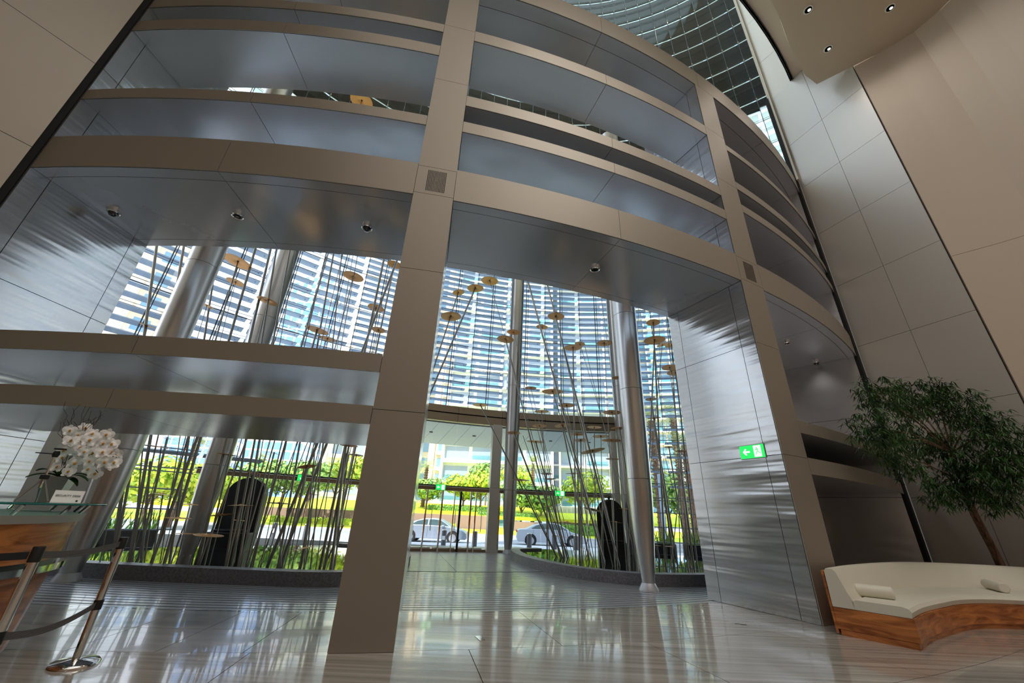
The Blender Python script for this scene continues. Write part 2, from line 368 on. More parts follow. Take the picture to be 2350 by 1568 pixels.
# ceilings
cl = empty('ceiling', kind='structure')
edge = [(-11.4, 1.6), (-8, 1.9), (-4, 2.2), (0, 2.9), (3, 3.9), (5.5, 5.1), (7.0, 6.1), (7.75, 6.71), (8.45, 7.3), (9.1, 7.9), (9.75, 8.45), (10.4, 8.92), (11.04, 9.21),
        (11.91, 8.47), (12.5, 7.98), (13.01, 7.43), (13.15, 6.95), (13.22, 6.52), (13.3, 5.5), (13.5, -14.6), (-11.4, -14.6)]
mb = MB(); mb.prism(edge, 16.6, 16.85); mb.obj('lower_ceiling', CEILM, cl)
ring = [tuple(P(RF + .9, a).to_2d()) for a in range(-12, 44, 2)]
mb = MB(); mb.prism(ring + [(16, 9), (16, -15), (-14, -15)], 18.5, 18.7); mb.obj('upper_ceiling', CEILM, cl)
mb = MB(); arc_box(mb, P, RF + .9, RF + 1.0, -12, 42, 18.5, 47, 2); mb.obj('ceiling_fascia', PLASTER, cl)
for dr in (.93, 1.0):
    mb = MB(); arc_box(mb, P, RF + dr, RF + dr + .03, -5, 41.5, 18.44, 18.5, 2); mb.obj('ceiling_track', DARKM, cl)
mb = MB(); mb.prism([(-15, 4), (15.5, 8), (15.5, 19), (-15, 19)], 46.9, 47); mb.obj('vestibule_roof', FROST, cl)
for i, (p, lb) in enumerate((((9.07, 6.92), 'recessed round downlight in the beige ceiling nearest the curved glazing'), ((11.58, 6.78), 'recessed round downlight nearest the curved edge of the ceiling'), ((10.54, 8.01), 'recessed round downlight nearest the ceiling corner above the steel wall'))):
    o = empty('downlight', (p[0], p[1], 16.6), label=lb, cat='downlight', group='recessed downlights in the beige ceiling')
    MB().lathe([(.13, -.02), (.13, .0), (.10, .0), (.10, -.02)], 20).obj('trim_ring', WHITE, o)
    MB().lathe([(.10, -.005), (.10, -.012)], 20).obj('dark_baffle', BLACK, o)
    MB().lathe([(.045, -.014), (.045, -.02)], 14, (.03, .0, 0)).obj('lamp', mat('warm_lamp', (1, 1, 1, 1), .3, emit=((1, .95, .85, 1), 1.2)), o)

# ------------------------------------------------------------------ glass front
w1 = empty('window_1', kind='structure')
SA = lambda k: deg(-.4 + .88 * k, FR)
ROWZ = [5.62] + [7.4 + 1.77 * i for i in range(23)]
KS = list(range(-19, 16))
pw = FR * math.radians(SA(1) - SA(0)) - .012
pm = MB().box((0, 0, 0), (pw, .012, 1.757)).mesh('pane', GLASS); pm0 = MB().box((0, 0, 0), (pw, .012, 1.765)).mesh('pane', GLASS)
rest = MB(); cnt = 0
for j in range(len(ROWZ) - 1):
    zc = (ROWZ[j] + ROWZ[j + 1]) / 2
    for k in KS:
        a = (SA(k) + SA(k + 1)) / 2; c = Q(FR, a, zc)
        if cnt < 300:
            o = bpy.data.objects.new('pane', pm0 if j == 0 else pm); o.location = c; o.rotation_euler.z = -math.radians(a); link(o, w1); cnt += 1
        elif j < 22:
            rest.box(c, (pw, .012, 1.757), -math.radians(a))
rest.obj('high_panes', GLASS, w1, kind='stuff')
for k in KS + [16]:
    MB().tube([Q(FR - .07, SA(k), 5.6), Q(FR - .07, SA(k), 46.5)], .013, 6).obj('mast_cable', DARKM, w1)
    if k % 2 == 0: MB().tube([Q(FR + .55, SA(k), 5.6), Q(FR + .55, SA(k), 46.5)], .02, 6).obj('louvre_hanger', DARKM, w1)
nodes = MB()
for j, z in enumerate(ROWZ[1:]):
    for dz, rr in ((0, .014), (.13, .01), (-.75, .008), (-.66, .008)):
        pts = [Q(FR - .05, a, z + dz) for a in np.linspace(SA(KS[0]), SA(16), 40)]
        MB().tube(pts, rr, 5).obj('cross_rod', DARKM, w1)
    for k in KS: nodes.box(Q(FR - .08, SA(k), z), (.05, .07, .06), -math.radians(SA(k))).box(Q(FR + .25, SA(k), z + .03), (.012, .6, .012), -math.radians(SA(k)))
nodes.obj('cable_clamps', mat('clamp_steel', (.5, .42, .32, 1), .3, 1), w1, kind='stuff')
# louvre slats outside the glass
R_S = FR + .8; sw = 2 * .88 * (R_S / FR)
def slatmesh(w, ch, th, m):
    mb = MB(); M = Matrix.Rotation(math.radians(-16), 3, 'X'); mb.box((0, 0, 0), (w, ch, th), M=M)
    for x in (-w * .42, w * .42): mb.box((x, 0, -.03), (.03, .05, .05), M=M)
    return mb.mesh('slat', m)
sm_a = slatmesh(sw - .2, .19, .03, SLATM); sm_b = slatmesh(sw - .14, .27, .035, SLATM)
todo = []
for k in range(-19, 18, 2):
    left = k < -12; pitch = .41 if left else .31; z = 5.75
    if k < -14 or k >= 3: z = 2.75 
    while z < 15.2:
        todo.append((k, z, left)); z += pitch if z > 5.7 else pitch * 2
todo.sort(key=lambda t: (t[1] > 11.2, abs(t[0] + 3)))
rest = MB()
for i, (k, z, left) in enumerate(todo):
    a = SA(k + 1); c = Q(R_S, a, z)
    if i < 300:
        o = bpy.data.objects.new('slat', sm_b if left else sm_a); o.location = c; o.rotation_euler.z = -math.radians(a); link(o, w1)
    else:
        M = Matrix.Rotation(-math.radians(a), 3, 'Z') @ Matrix.Rotation(math.radians(-16), 3, 'X')
        rest.box(c, (sw - .17, .2, .03), M=M)
rest.obj('outer_slats', SLATM, w1, kind='stuff')
fb = MB()
for k in range(-19, 18, 2):
    a = SA(k + 1); z = 15.4
    while z < 46.5:
        M = Matrix.Rotation(-math.radians(a), 3, 'Z') @ Matrix.Rotation(math.radians(-30), 3, 'X')
        fb.box(Q(R_S + random.uniform(-.05, .05), a, z), (sw - .16, .5, .02), M=M); z += .92
fb.obj('frosted_blades', FROST, w1, kind='stuff')
# entrance zone below: bronze fascia, header rail, piers, glazing
w2 = empty('window_2', kind='structure')
AE0, AE1 = -42.0, 8.6
for s0_, s1_ in split(AE0, AE1, 6.2):
    mb = MB(); arc_box(mb, Q, FR - .15, FR + .15, s0_ + .02, s1_ - .02, 5.31, 5.6, 1.5); mb.obj('fascia_panel', BRONZE, w2)
    mb = MB(); arc_box(mb, Q, FR - .1, FR + .15, s0_ + .02, s1_ - .02, 4.94, 5.27, 1.5); mb.obj('fascia_panel', BRONZE, w2)
mb = MB(); arc_box(mb, Q, FR - .08, FR + .1, AE0, AE1, 5.0, 5.55, 1.5); mb.obj('fascia_core', BLACK, w2)
for s0_, s1_ in split(AE0 + .5, AE1 + 1.5, 2.2):
    mb = MB(); arc_box(mb, Q, FR + .2, FR + 6.2, s0_ + .015, s1_ - .015, 4.9, 4.96, 2.5); mb.obj('canopy_panel', mat('canopy_metal', srgb(176, 182, 190), .4, .5), w2)
mb = MB(); arc_box(mb, Q, FR + .2, FR + 6.3, AE0, AE1 + 2, 4.98, 5.45, 2.5); mb.obj('canopy_deck', WHITE, w2)
for a in (-19, -13, -7.5, -2, 3.5, 7):
    MB().lathe([(.09, -.02), (.09, 0)], 12, Q(FR + 2.6, a, 4.9)).obj('canopy_light', BLACK, w2)
for z0_, z1_, m in ((2.17, 2.30, BRONZE), (.0, .09, BRONZE)):
    mb = MB(); arc_box(mb, Q, FR - .06, FR + .06, -44, 9, z0_, z1_, 1.5); mb.obj('rail', m, w2)
mb = MB(); arc_box(mb, Q, FR - .1, FR + .5, -44, 9, 2.32, 2.36, 1.5); mb.obj('header_cap', DARKM, w2)
for a in (-43.5, -38.5, -34, -29.5, -25.5, 1.7, 5.2):
    MB().tube([Q(FR - .05, a, 0), Q(FR - .05, a, 4.94)], .022, 6).obj('glazing_mast', CHROME, w2)
for a0, a1 in [(-43.5, -38.5), (-38.5, -34), (-34, -29.5), (-29.5, -25.5), (-25.5, -22), (-22, -16.6), (-16.6, -11.8), (-9, -4.5), (-4.5, 1.7), (1.7, 5.2)]:
    for z0_, z1_ in ((.09, 2.17), (2.36, 4.93)):
        if -22 <= a0 < -11 and z0_ < 1: continue
        mb = MB(); arc_box(mb, Q, FR - .006, FR + .006, a0 + .05, a1 - .05, z0_, z1_, 1.3); mb.obj('pane', GLASS, w2)
for a0, a1 in ((-11.7, -10.4), (5.3, 8.7)):
    for z0_, z1_ in ((0, 2.34), (2.35, 4.93)):
        mb = MB(); arc_box(mb, Q, FR - .35, FR + .1, a0, a1, z0_, z1_, .7); mb.obj('pier_panel', STEELF, w2)
# left and right ends: stacked rails with glass
for A0, A1 in ((-66, -44.2), (8.9, 36)):
    for z in (.16, .62, 1.15, 1.68, 2.15, 2.25, 2.8, 3.4, 4.0, 4.6, 5.2):
        for dr in (0, ):
            MB().tube([Q(FR - .05, a, z) for a in np.linspace(A0, A1, 16)], .02, 6).obj('cross_rail', SLATM, w2)
    n = int((A1 - A0) / 2.83)
    for i in range(n):
        a0 = A0 + (A1 - A0) * i / n; a1 = A0 + (A1 - A0) * (i + 1) / n
        for z0_, z1_ in ((.1, 2.2), (2.25, 5.6)):
            mb = MB(); arc_box(mb, Q, FR - .005, FR + .005, a0 + .05, a1 - .05, z0_, z1_, 1.3); mb.obj('pane', GLASS, w2)
mb = MB(); arc_box(mb, Q, FR - .32, FR - .26, -68, -50.4, 0, 4.5, 2); mb.obj('end_panel', STEELF, w2)
# glass doors
d2 = empty('door_2', kind='structure')
for i, (x, y, rr, m) in enumerate(((958, 1261, .035, CHROME), (988, 1257, .04, CHROME), (1012, 1254, .025, CHROME), (1039, 1262, .05, DARKM), (1063, 1262, .04, CHROME), (1075, 1262, .03, CHROME), (1130, 1263, .05, CHROME))):
    p = gnd(x, y); a = math.degrees(math.atan2(p.x - FC.x, p.y - FC.y)); 
    q = Q(FR - .12, a); MB().box((q.x, q.y, 1.08), (rr * 1.6, .05, 2.16), -math.radians(a)).obj('door_stile', m, d2)
for a0, a1 in ((-21.5, -18.6), (-18.4, -15.6), (-15.4, -12.2)):
    mb = MB(); arc_box(mb, Q, FR - .03, FR - .015, a0, a1, .12, 2.12, 1.3); mb.obj('door_leaf', GLASS, d2)
    mb = MB(); arc_box(mb, Q, FR - .05, FR + .01, a0, a1, .02, .14, 1.3); mb.obj('kick_rail', CHROME, d2)
    am = a1 - .3; MB().tube([Q(FR - .1, am, .7), Q(FR - .1, am, 1.5)], .015, 8).obj('door_handle', CHROME, d2)

# ------------------------------------------------------------------ pools
def pool(name, outer, inner, lab):
    root = empty(name, (0, 0, 0), label=lab, cat='pool')
    n = len(outer)
    for i in range(0, n - 1, 2):
        j = min(i + 2, n - 1)
        mb = MB(); poly = [outer[k] for k in range(i, j + 1)] + [inner[k] for k in range(j, i - 1, -1)]
        mb.prism([(p[0], p[1]) for p in poly], 0, .25); mb.obj('curb_stone', CURBM, root)
    return root
def smoothline(pts, n):
    pts = [Vector(p) for p in pts]; out = []
    m = len(pts) - 1
    for i in range(n):
        t = i / (n - 1) * m; k = min(int(t), m - 1); u = t - k
        p0, p1, p2, p3 = pts[max(k - 1, 0)], pts[k], pts[k + 1], pts[min(k + 2, m)]
        out.append(.5 * ((2 * p1) + (-p0 + p2) * u + (2 * p0 - 5 * p1 + 4 * p2 - p3) * u * u + (-p0 + 3 * p1 - 3 * p2 + p3) * u ** 3))
    return out
def inset(line, d):
    out = []
    for i, p in enumerate(line):
        t = (line[min(i + 1, len(line) - 1)] - line[max(i - 1, 0)]).normalized(); out.append(p + Vector((-t.y, t.x)) * d)
    return out
ro = smoothline([(1.3, 17.0), (.35, 16.2), (.35, 14.6), (.75, 13.0), (1.6, 11.4), (2.4, 10.75), (3.2, 10.42), (4.0, 10.5), (5.2, 10.85), (6.8, 11.5), (9.0, 12.6)], 31)
ri = inset(ro, .32)
pr = pool('reflecting_pool', ro, ri, 'right reflecting pool with curved grey stone curb beside the walkway')
lo = smoothline([(-9.6, 9.0), (-8.6, 8.62), (-7, 8.5), (-5, 8.5), (-3.4, 8.6), (-2.75, 9.2), (-2.6, 10.6), (-2.5, 12.0), (-3.0, 13.6), (-4.2, 14.9), (-5.6, 15.4)], 31)
li = inset(lo, .32)
pl = pool('reflecting_pool', lo, li, 'left reflecting pool behind the wide opening, grey stone curb along its front')
for root, inn, arc in ((pr, ri, np.linspace(30, -5, 14)), (pl, li, np.linspace(-29, -50, 10))):
    poly = [(p.x, p.y) for p in inn] + [tuple(Q(FR - .25, a).to_2d()) for a in arc]
    MB().prism(poly, .0, .03).obj('pool_bed', POOLB, root)
    MB().prism(poly, .15, .19).obj('water', WATER, root)

# ------------------------------------------------------------------ round steel columns
def column(p, h, lab, r=.31, lean=(0, 0), base=True, z0=0.0):
    o = empty('steel_column', (p[0], p[1], z0), label=lab, cat='column')
    def rr(z): 
        if z < 2.3: return (.125 + (.275 - .125) * math.sin(min(1, z / 2.3) * PI / 2)) * r / .31
        return (.275 + min(1, (z - 2.3) / 5) * .04) * r / .31
    for z0_, z1_ in ((.14, 2.28), (2.29, 4.5), (4.51, 6.7), (6.71, h)):
        mb = MB(); pr_ = []
        for i in range(9):
            z = z0_ + (z1_ - z0_) * i / 8; pr_.append((rr(z), z))
        vs = MB().lathe(pr_, 40)
        vs.v = [(v[0] + lean[0] * v[2], v[1] + lean[1] * v[2], v[2]) for v in vs.v]
        vs.obj('column_shell', STEELC, o, smooth=True)
    if base: MB().lathe([(.21, 0), (.21, .02), (.14, .15)], 32).obj('base_collar', mat('pale_collar', srgb(200, 200, 204), .35, .3), o, smooth=True)
    return o
column((-7.75, 8.18), 14, 'large steel column rising from the floor at left, beside the wood reception desk', .33)
column((3.2, 9.84), 14, 'large steel column at right, standing at the corner of the right pool curb')
column((.18, 17.0), 16, 'slim distant steel column at the tip of the right pool near the glass doors', .31)
column(gnd(424, 1287, .05), 15, 'steel column standing in the left pool behind the leaning rods', .33, base=False)
_q = atY(1451, 1268, 16.5); column((_q.x, 16.5), 16, 'pale steel column partly hidden behind the large right column', .33, base=False)

# ------------------------------------------------------------------ rods with discs in the pools
rodm = MB().tube([(0, 0, 0), (0, 0, 1)], 1, 10).mesh('rod', ROD, True)
dp = [(0.02, .05), (.10, .05), (.14, .035), (.17, .005), (.5, -.012), (.98, -.045), (1.0, -.055), (.98, -.06), (.5, -.03), (.17, -.012), (.13, .01), (.02, .015)]
discm = MB().lathe(dp, 40).mesh('disc', BRASS, True)
capm = MB().lathe([(.05, -.06), (.07, -.03), (.07, .02), (.03, .07)], 12).mesh('cap', DARKM, True)
def orient(v): return Vector((0, 0, 1)).rotation_difference(v.normalized()).to_euler()
def rod_only(p0, p1, r, parent=None, name='rod'):
    o = bpy.data.objects.new(name, rodm); v = p1 - p0
    o.scale = (r, r, v.length); o.rotation_euler = orient(v)
    if parent: o.parent = parent
    else: o.location = p0
    COL.objects.link(o); return o
ORD = ['leftmost', 'second from left', 'third from left', 'fourth from left', 'fifth from left', 'sixth from left', 'seventh from left', 'eighth from left', 'ninth from left', 'tenth from left', 'eleventh from left', 'twelfth from left', 'thirteenth from left', 'fourteenth from left', 'rightmost']
# (disc x, disc y, disc width, rod foot x, rod foot y, tilt)
RD = [(1124, 644, 40, 1298, 1272, .05), (1091, 661, 38, 962, 1268, -.1), (1052, 671, 28, 955, 1272, -.25), (1035, 725.5, 47, 950, 1270, -.1), (1179, 762, 32, 1310, 1286, .05), (1160, 778, 39, 1290, 1284, .05),
      (1244, 750, 27, 1392, 1289, .1), (1276, 725.5, 39, 1409, 1300, .05), (1315, 797, 41, 1322, 1290, 0), (1331, 789, 24, 1480, 1285, .1), (1387, 787, 36, 1410, 1290, 0), (1499, 740, 31, 1526, 1292, .05),
      (1502, 780, 48, 1478, 1296, 0), (1520, 791, 26, 1470, 1292, -.2), (1541, 791, 30, 1570, 1290, -.1), (1537, 843, 36, 1590, 1296, .05), (1551, 854, 40, 1600, 1300, 0), (1417, 867, 22, 1463, 1302, 0),
      (1218, 890, 27, 1318, 1280, 0), (1268, 898, 49, 1391, 1289, 0), (1300, 930, 38, 1367, 1294, 0), (1243, 944, 34, 1262, 1276, 0), (1102, 929, 36, 1284, 1279, 0), (1179, 993, 32, 1295, 1280, 0),
      (1229, 1013, 41, 1306, 1285, 0), (1195, 1101, 40, 1286, 1281, 0), (1238, 977, 34, 1309, 1285, 0), (1290, 976, 36, 1355, 1288, -.1), (1404, 946, 41, 1500, 1290, .05), (1324, 996, 34, 1330, 1288, 0),
      (1364, 980, 34, 1366, 1280, 0), (1379, 1001, 38, 1385, 1282, 0), (1333, 1010, 37, 1335, 1284, 0), (1403, 1010, 45, 1412, 1302, 0), (1360, 1034, 58, 1424, 1299, -.2), (1405, 1053, 30, 1409, 1278, 0),
      (1315, 1086, 36, 1363, 1291, -.05), (1254, 1087, 28, 1256, 1274, 0), (1262, 1099, 28, 1296, 1277, 0), (1369, 1097, 31, 1340, 1279, 0), (1494, 916, 26, 1546, 1285, 0), (1501, 959, 30, 1555, 1292, -.05),
      (1535, 1026, 22, 1570, 1282, 0), (1563, 1035, 27, 1577, 1300, 0), (1564, 1083, 36, 1592, 1298, -.15), (1556, 1100, 30, 1560, 1286, 0), (1422, 982, 40, 1470, 1298, 0), (1331, 1148, 40, 1330, 1276, -.05),
      (1383, 1149, 28, 1380, 1279, -.03), (1361, 1169, 45, 1391, 1291, .2), (1435, 1168, 30, 1443, 1300, .05), (1302, 1198, 48, 1327, 1294, .12), (1414, 1198, 28, 1417, 1300, .1), (1287, 1231, 33, 1297, 1281, .05),
      (1340, 1259, 12, 1336, 1285, 0), (1538, 1205, 14, 1555, 1289, 0), (1507, 1252, 20, 1514, 1287, .05), (1538, 1254, 22, 1540, 1290, 0), (1258, 1162, 30, 1310, 1279, 0)]
LD = [(546, 600, 68, 350, 1296, .2), (541, 647, 44, 372, 1292, .1), (475, 701, 34, 300, 1298, .3), (338, 747, 34, 232, 1300, .2), (614, 690, 50, 470, 1298, .15), (811, 634, 52, 640, 1302, .1),
      (863, 706, 42, 700, 1292, .1), (869, 757, 36, 742, 1295, .05), (728, 757, 60, 575, 1303, .15), (752, 777, 42, 600, 1296, .1), (905, 607, 36, 760, 1290, .1), (830, 231, 56, 580, 1305, .05),
      (580, 895, 80, 430, 1306, .12), (605, 907, 50, 455, 1298, .1), (762, 914, 62, 690, 1300, .05), (815, 907, 48, 770, 1296, .08),
      (370, 1026, 55, 335, 1296, .18), (384, 1006, 40, 320, 1284, .08), (374, 1134, 52, 352, 1302, .08), (436, 1157, 38, 408, 1290, .05), (410, 1188, 58, 372, 1306, .06), (424, 1224, 45, 405, 1300, .02),
      (480, 1227, 68, 455, 1308, .08), (509, 1181, 52, 480, 1304, -.15), (525, 1043, 52, 445, 1296, .06), (660, 1005, 52, 598, 1304, -.12), (629, 1040, 35, 566, 1296, .15), (705, 1070, 45, 662, 1306, -.2),
      (583, 1084, 52, 533, 1298, .05), (702, 1089, 50, 648, 1298, .06), (553, 1159, 58, 520, 1306, -.02), (641, 1154, 62, 650, 1303, .02), (719, 1135, 35, 705, 1288, -.02), (766, 1142, 40, 758, 1290, 0),
      (801, 1022, 45, 745, 1304, .05), (818, 1044, 36, 765, 1300, .05), (700, 1257, 68, 690, 1310, -.2), (787, 1207, 40, 738, 1302, 0), (551, 1194, 30, 540, 1292, .1)]
def bucket(L, rules):
    out = {}
    for e in L:
        for nm, t in rules:
            if t(e): out.setdefault(nm, []).append(e); break
    return out
rules_r = [('close under the main beam right of the pier', lambda e: e[1] < 700), ('high against the louvres right of the pier', lambda e: e[1] < 800 and e[0] < 1420),
           ('high right of the big right column', lambda e: e[0] > 1460 and e[1] < 860), ('at the bronze beam top', lambda e: e[1] < 960), ('in front of the bronze beam', lambda e: e[1] < 1005),
           ('in front of the canopy soffit', lambda e: e[1] < 1060), ('just above the right door header', lambda e: e[1] < 1110), ('low over the right pool', lambda e: e[1] < 1180), ('lowest over the right water', lambda e: True)]
rules_l = [('in the high left slit', lambda e: e[1] < 400), ('in the tall left opening', lambda e: e[1] < 800), ('between the two low beams', lambda e: e[1] < 930),
           ('just under the lowest beam at left', lambda e: e[1] < 1060), ('at the left door header', lambda e: e[1] < 1120), ('at hedge height over the left pool', lambda e: e[1] < 1175), ('lowest over the left pool', lambda e: True)]
def tone(e, w): return 'large' if w > 48 else ('small' if w < 32 else 'mid-sized')
ndisc = 0
for L, rules, side in ((RD, rules_r, 'right'), (LD, rules_l, 'left')):
    for nm, es in bucket(L, rules).items():
        es = sorted(es)
        for i, e in enumerate(es):
            x, y, w, bx_, by_, tl = e
            foot = gnd(bx_, by_, .18)
            if side == 'right' and bx_ < 1000: foot = Vector((-3.9 - .2 * (ndisc % 3), 13.2 - .5 * (ndisc % 3), .18))
            if side == 'right' and bx_ >= 1000: foot.y = min(foot.y, 15.6)
            d = atY(x, y, foot.y); zc = RM[:, 2] @ np.array([d.x, d.y, d.z - EYE])
            rad = w / 2 * zc / F * (.98 if side == 'right' else .88)
            foot.z = .02
            tot = len(es); od = ORD[i] if i < tot - 1 else 'rightmost'
            if tot == 1: od = 'the one'
            lab = '%s brass disc, %s %s' % (tone(e, w), od, nm)
            root = empty('disc_on_rod', foot, label=lab, cat='disc stand', group='brass discs on rods standing in the pools')
            v = d - foot; rr = random.choice((.008, .010, .013, .019, .024)) * (1.0 if side == 'left' else 1.25)
            rod_only(Vector((0, 0, 0)), v + v.normalized() * .02, rr, root)
            o = bpy.data.objects.new('disc', discm); o.location = v; o.scale = (rad, rad, rad)
            o.rotation_euler = (random.uniform(-.06, .06), tl + random.uniform(-.03, .03), 0); link(o, root)
            c = bpy.data.objects.new('cap', capm); c.location = v; c.scale = (rad, rad, rad); link(c, root)
            ndisc += 1
# rods whose discs stay out of sight above
extra_r = [(1210, 640, 1390, 1296), (1257, 657, 1424, 1300), (1381, 690, 1463, 1304), (1465, 712, 1440, 1298), (1353, 840, 1463, 1295), (1530, 735, 1583, 1300), (1512, 725, 1530, 1280), (1200, 1000, 1303, 1283),
           (1398, 700, 1437, 1292), (1340, 900, 1335, 1290), (1562, 1100, 1536, 1304), (1524, 1040, 1592, 1300)]
extra_l = [(358, 575, 262, 1302), (420, 575, 300, 1292), (500, 575, 392, 1298), (634, 574, 520, 1302), (679, 577, 555, 1306), (753, 583, 545, 1310), (765, 585, 640, 1296), (784, 585, 715, 1305), (820, 590, 690, 1308), (880, 600, 735, 1300), (895, 640, 640, 1298),
           (420, 960, 370, 1300), (440, 950, 350, 1304), (462, 980, 345, 1299), (560, 985, 480, 1300), (600, 985, 548, 1308), (690, 1000, 560, 1308), (738, 1002, 668, 1309), (725, 1005, 700, 1304), (770, 1005, 726, 1306), (795, 1010, 762, 1305), (345, 1060, 330, 1290), (300, 1085, 262, 1304), (330, 1000, 310, 1296), (712, 1000, 590, 1300), (735, 1001, 610, 1302)]
def ordw(n):
    one = ['', 'first', 'second', 'third', 'fourth', 'fifth', 'sixth', 'seventh', 'eighth', 'ninth', 'tenth', 'eleventh', 'twelfth', 'thirteenth', 'fourteenth', 'fifteenth', 'sixteenth', 'seventeenth', 'eighteenth', 'nineteenth']
    if n < 20: return one[n]
    t = {2: 'twent', 3: 'thirt', 4: 'fort'}[n // 10]
    return t + ('ieth' if n % 10 == 0 else 'y-' + one[n % 10])
random.seed(11)
extra_l += [(x + 150 + random.uniform(-40, 60), 590, x, random.uniform(1286, 1304)) for x in range(300, 760, 78)]
for side, ex in (('right', extra_r), ('left', extra_l)):
    ex = sorted(ex, key=lambda e: e[2])
    for i, (x, y, bx_, by_) in enumerate(ex):
        foot = gnd(bx_, by_, .18); top = atY(x, y, foot.y); foot.z = .02
        if top.z > 6: top = foot + (top - foot) * 1.12
        o = rod_only(foot, top, random.choice((.01, .015, .024, .032)), None, 'leaning_rod')
        setp(o, 'bare steel rod, %s by its foot in the %s pool' % ('leftmost' if i == 0 else 'rightmost' if i == len(ex) - 1 else ordw(i + 1) + ' from left', side), 'rod', 'bare steel rods in the %s pool' % side)

# ------------------------------------------------------------------ black arched chairs behind the pools
def porter(p, w, h, rz, lab):
    o = empty('porter_chair', p, rz, label=lab, cat='chair')
    prof = []
    for i in range(17):
        a = PI * i / 16; prof.append((math.cos(a) * w / 2, h - w / 2 + math.sin(a) * w / 2))
    prof = [(w / 2, .35)] + prof + [(-w / 2, .35)]
    n = len(prof); mb = MB()
    mb.add([(x, -.0, z) for x, z in prof] + [(x, .35, z) for x, z in prof], [tuple(range(n)), tuple(range(n, 2 * n))[::-1]] + [(i, (i + 1) % n, n + (i + 1) % n, n + i) for i in range(n)])
    mb.obj('arched_back', DARKM, o)
    MB().box((0, -.2, .28), (w * 1.05, .75, .5)).obj('plinth', DARKM, o, bevel=.02)
    MB().lathe([(.02, h), (.05, h + .03), (.05, h + .08), (.01, h + .12)], 12, (0, .15, 0)).obj('finial', DARKM, o, smooth=True)
    MB().box((0, -.22, .56), (w * .8, .5, .07)).obj('seat_pad', DARKM, o, bevel=.02)
p = atY(528, 1255, 12.6); porter((p.x, 12.6, .1), 1.05, 2.0, .25, 'tall black porter chair with arched back and finial behind the left pool rods')
p = atY(1405, 1265, 15.6); porter((p.x, 15.6, .1), .95, 1.95, -.15, 'tall black porter chair with arched back left of the large right column')

# ------------------------------------------------------------------ reception desk and what stands on it
dk = Vector((-5.3, 3.5, 0))
desk = empty('reception_desk', dk, label='curved reception desk of striped wood veneer with glass top at left', cat='desk')
def drum(r0, r1, z0, z1, m, name, n=72, par=desk, rnd=0):
    prf = [(r0, z0), (r1, z1)]
    if rnd: prf = [(r0 - rnd, z0), (r0 - rnd * .3, z0 + rnd * .3), (r0, z0 + rnd), (r1, z1)]
    return MB().lathe(prf, n).obj(name, m, par, smooth=True)
drum(1.24, 1.30, .04, .76, WOOD, 'lower_veneer', rnd=.1)
drum(1.31, 1.34, .86, 1.17, WOOD, 'upper_veneer')
drum(1.38, 1.38, .775, .83, CHROME, 'steel_band')
drum(1.30, 1.30, .76, .86, DARKM, 'recess')
drum(1.36, 1.38, 1.17, 1.235, STEELF, 'steel_rim')
drum(1.15, 1.15, 0, .05, DARKM, 'plinth')
MB().lathe([(1.5, 1.318), (1.5, 1.336)], 72).obj('glass_top', GLASSG, desk)
edge_ = MB(); edge_.lathe([(1.499, 1.319), (1.503, 1.327), (1.499, 1.335)], 72); edge_.f = edge_.f[:-2]; edge_.mi = edge_.mi[:-2]
edge_.obj('glass_edge', mat('glass_edge', (.02, .22, .2, 1), .15, 0, spec=.8), desk)
for k in range(18):
    a = 2 * PI * k / 18; MB().tube([(1.33 * math.cos(a), 1.33 * math.sin(a), 1.235), (1.38 * math.cos(a), 1.38 * math.sin(a), 1.318)], .016, 8).obj('standoff', CHROME, desk)
# card sign
cp = atY(152, 1150, 4.05); cp.z = 1.337
sign = empty('desk_sign', cp, .75, label='white tent card reading SECURITY DESK on the glass desk top', cat='sign')
mb = MB(); w_, h_, dp_ = .2, .105, .05
mb.add([(-w_ / 2, -dp_, 0), (w_ / 2, -dp_, 0), (w_ / 2, 0, h_), (-w_ / 2, 0, h_), (-w_ / 2, dp_, 0), (w_ / 2, dp_, 0)], [(0, 1, 2, 3), (3, 2, 5, 4), (0, 3, 4), (1, 5, 2), (0, 4, 5, 1)])
mb.obj('card', WHITE, sign)
def text(s, size, loc, rot, m, parent, name='lettering', ext=.001):
    c = bpy.data.curves.new(name, 'FONT'); c.body = s; c.size = size; c.extrude = ext; c.align_x = 'CENTER'; c.align_y = 'CENTER'
    t = bpy.data.objects.new(name, c); COL.objects.link(t); dg = bpy.context.evaluated_depsgraph_get()
    me = bpy.data.meshes.new_from_object(t.evaluated_get(dg)); bpy.data.objects.remove(t)
    me.materials.clear(); me.materials.append(m); o = bpy.data.objects.new(name, me); o.location = loc; o.rotation_euler = rot; link(o, parent); return o
slope = math.atan2(h_, dp_)
text('SECURITY DESK', .024, (0, -dp_ / 2 - .003, h_ * .56), (slope, 0, 0), mat('ink', (.03, .03, .04, 1), .6), sign)
MB().box((.07, -dp_ * .9 - .002, h_ * .16), (.014, .004, .014)).obj('printed_square', MATS['ink'], sign)
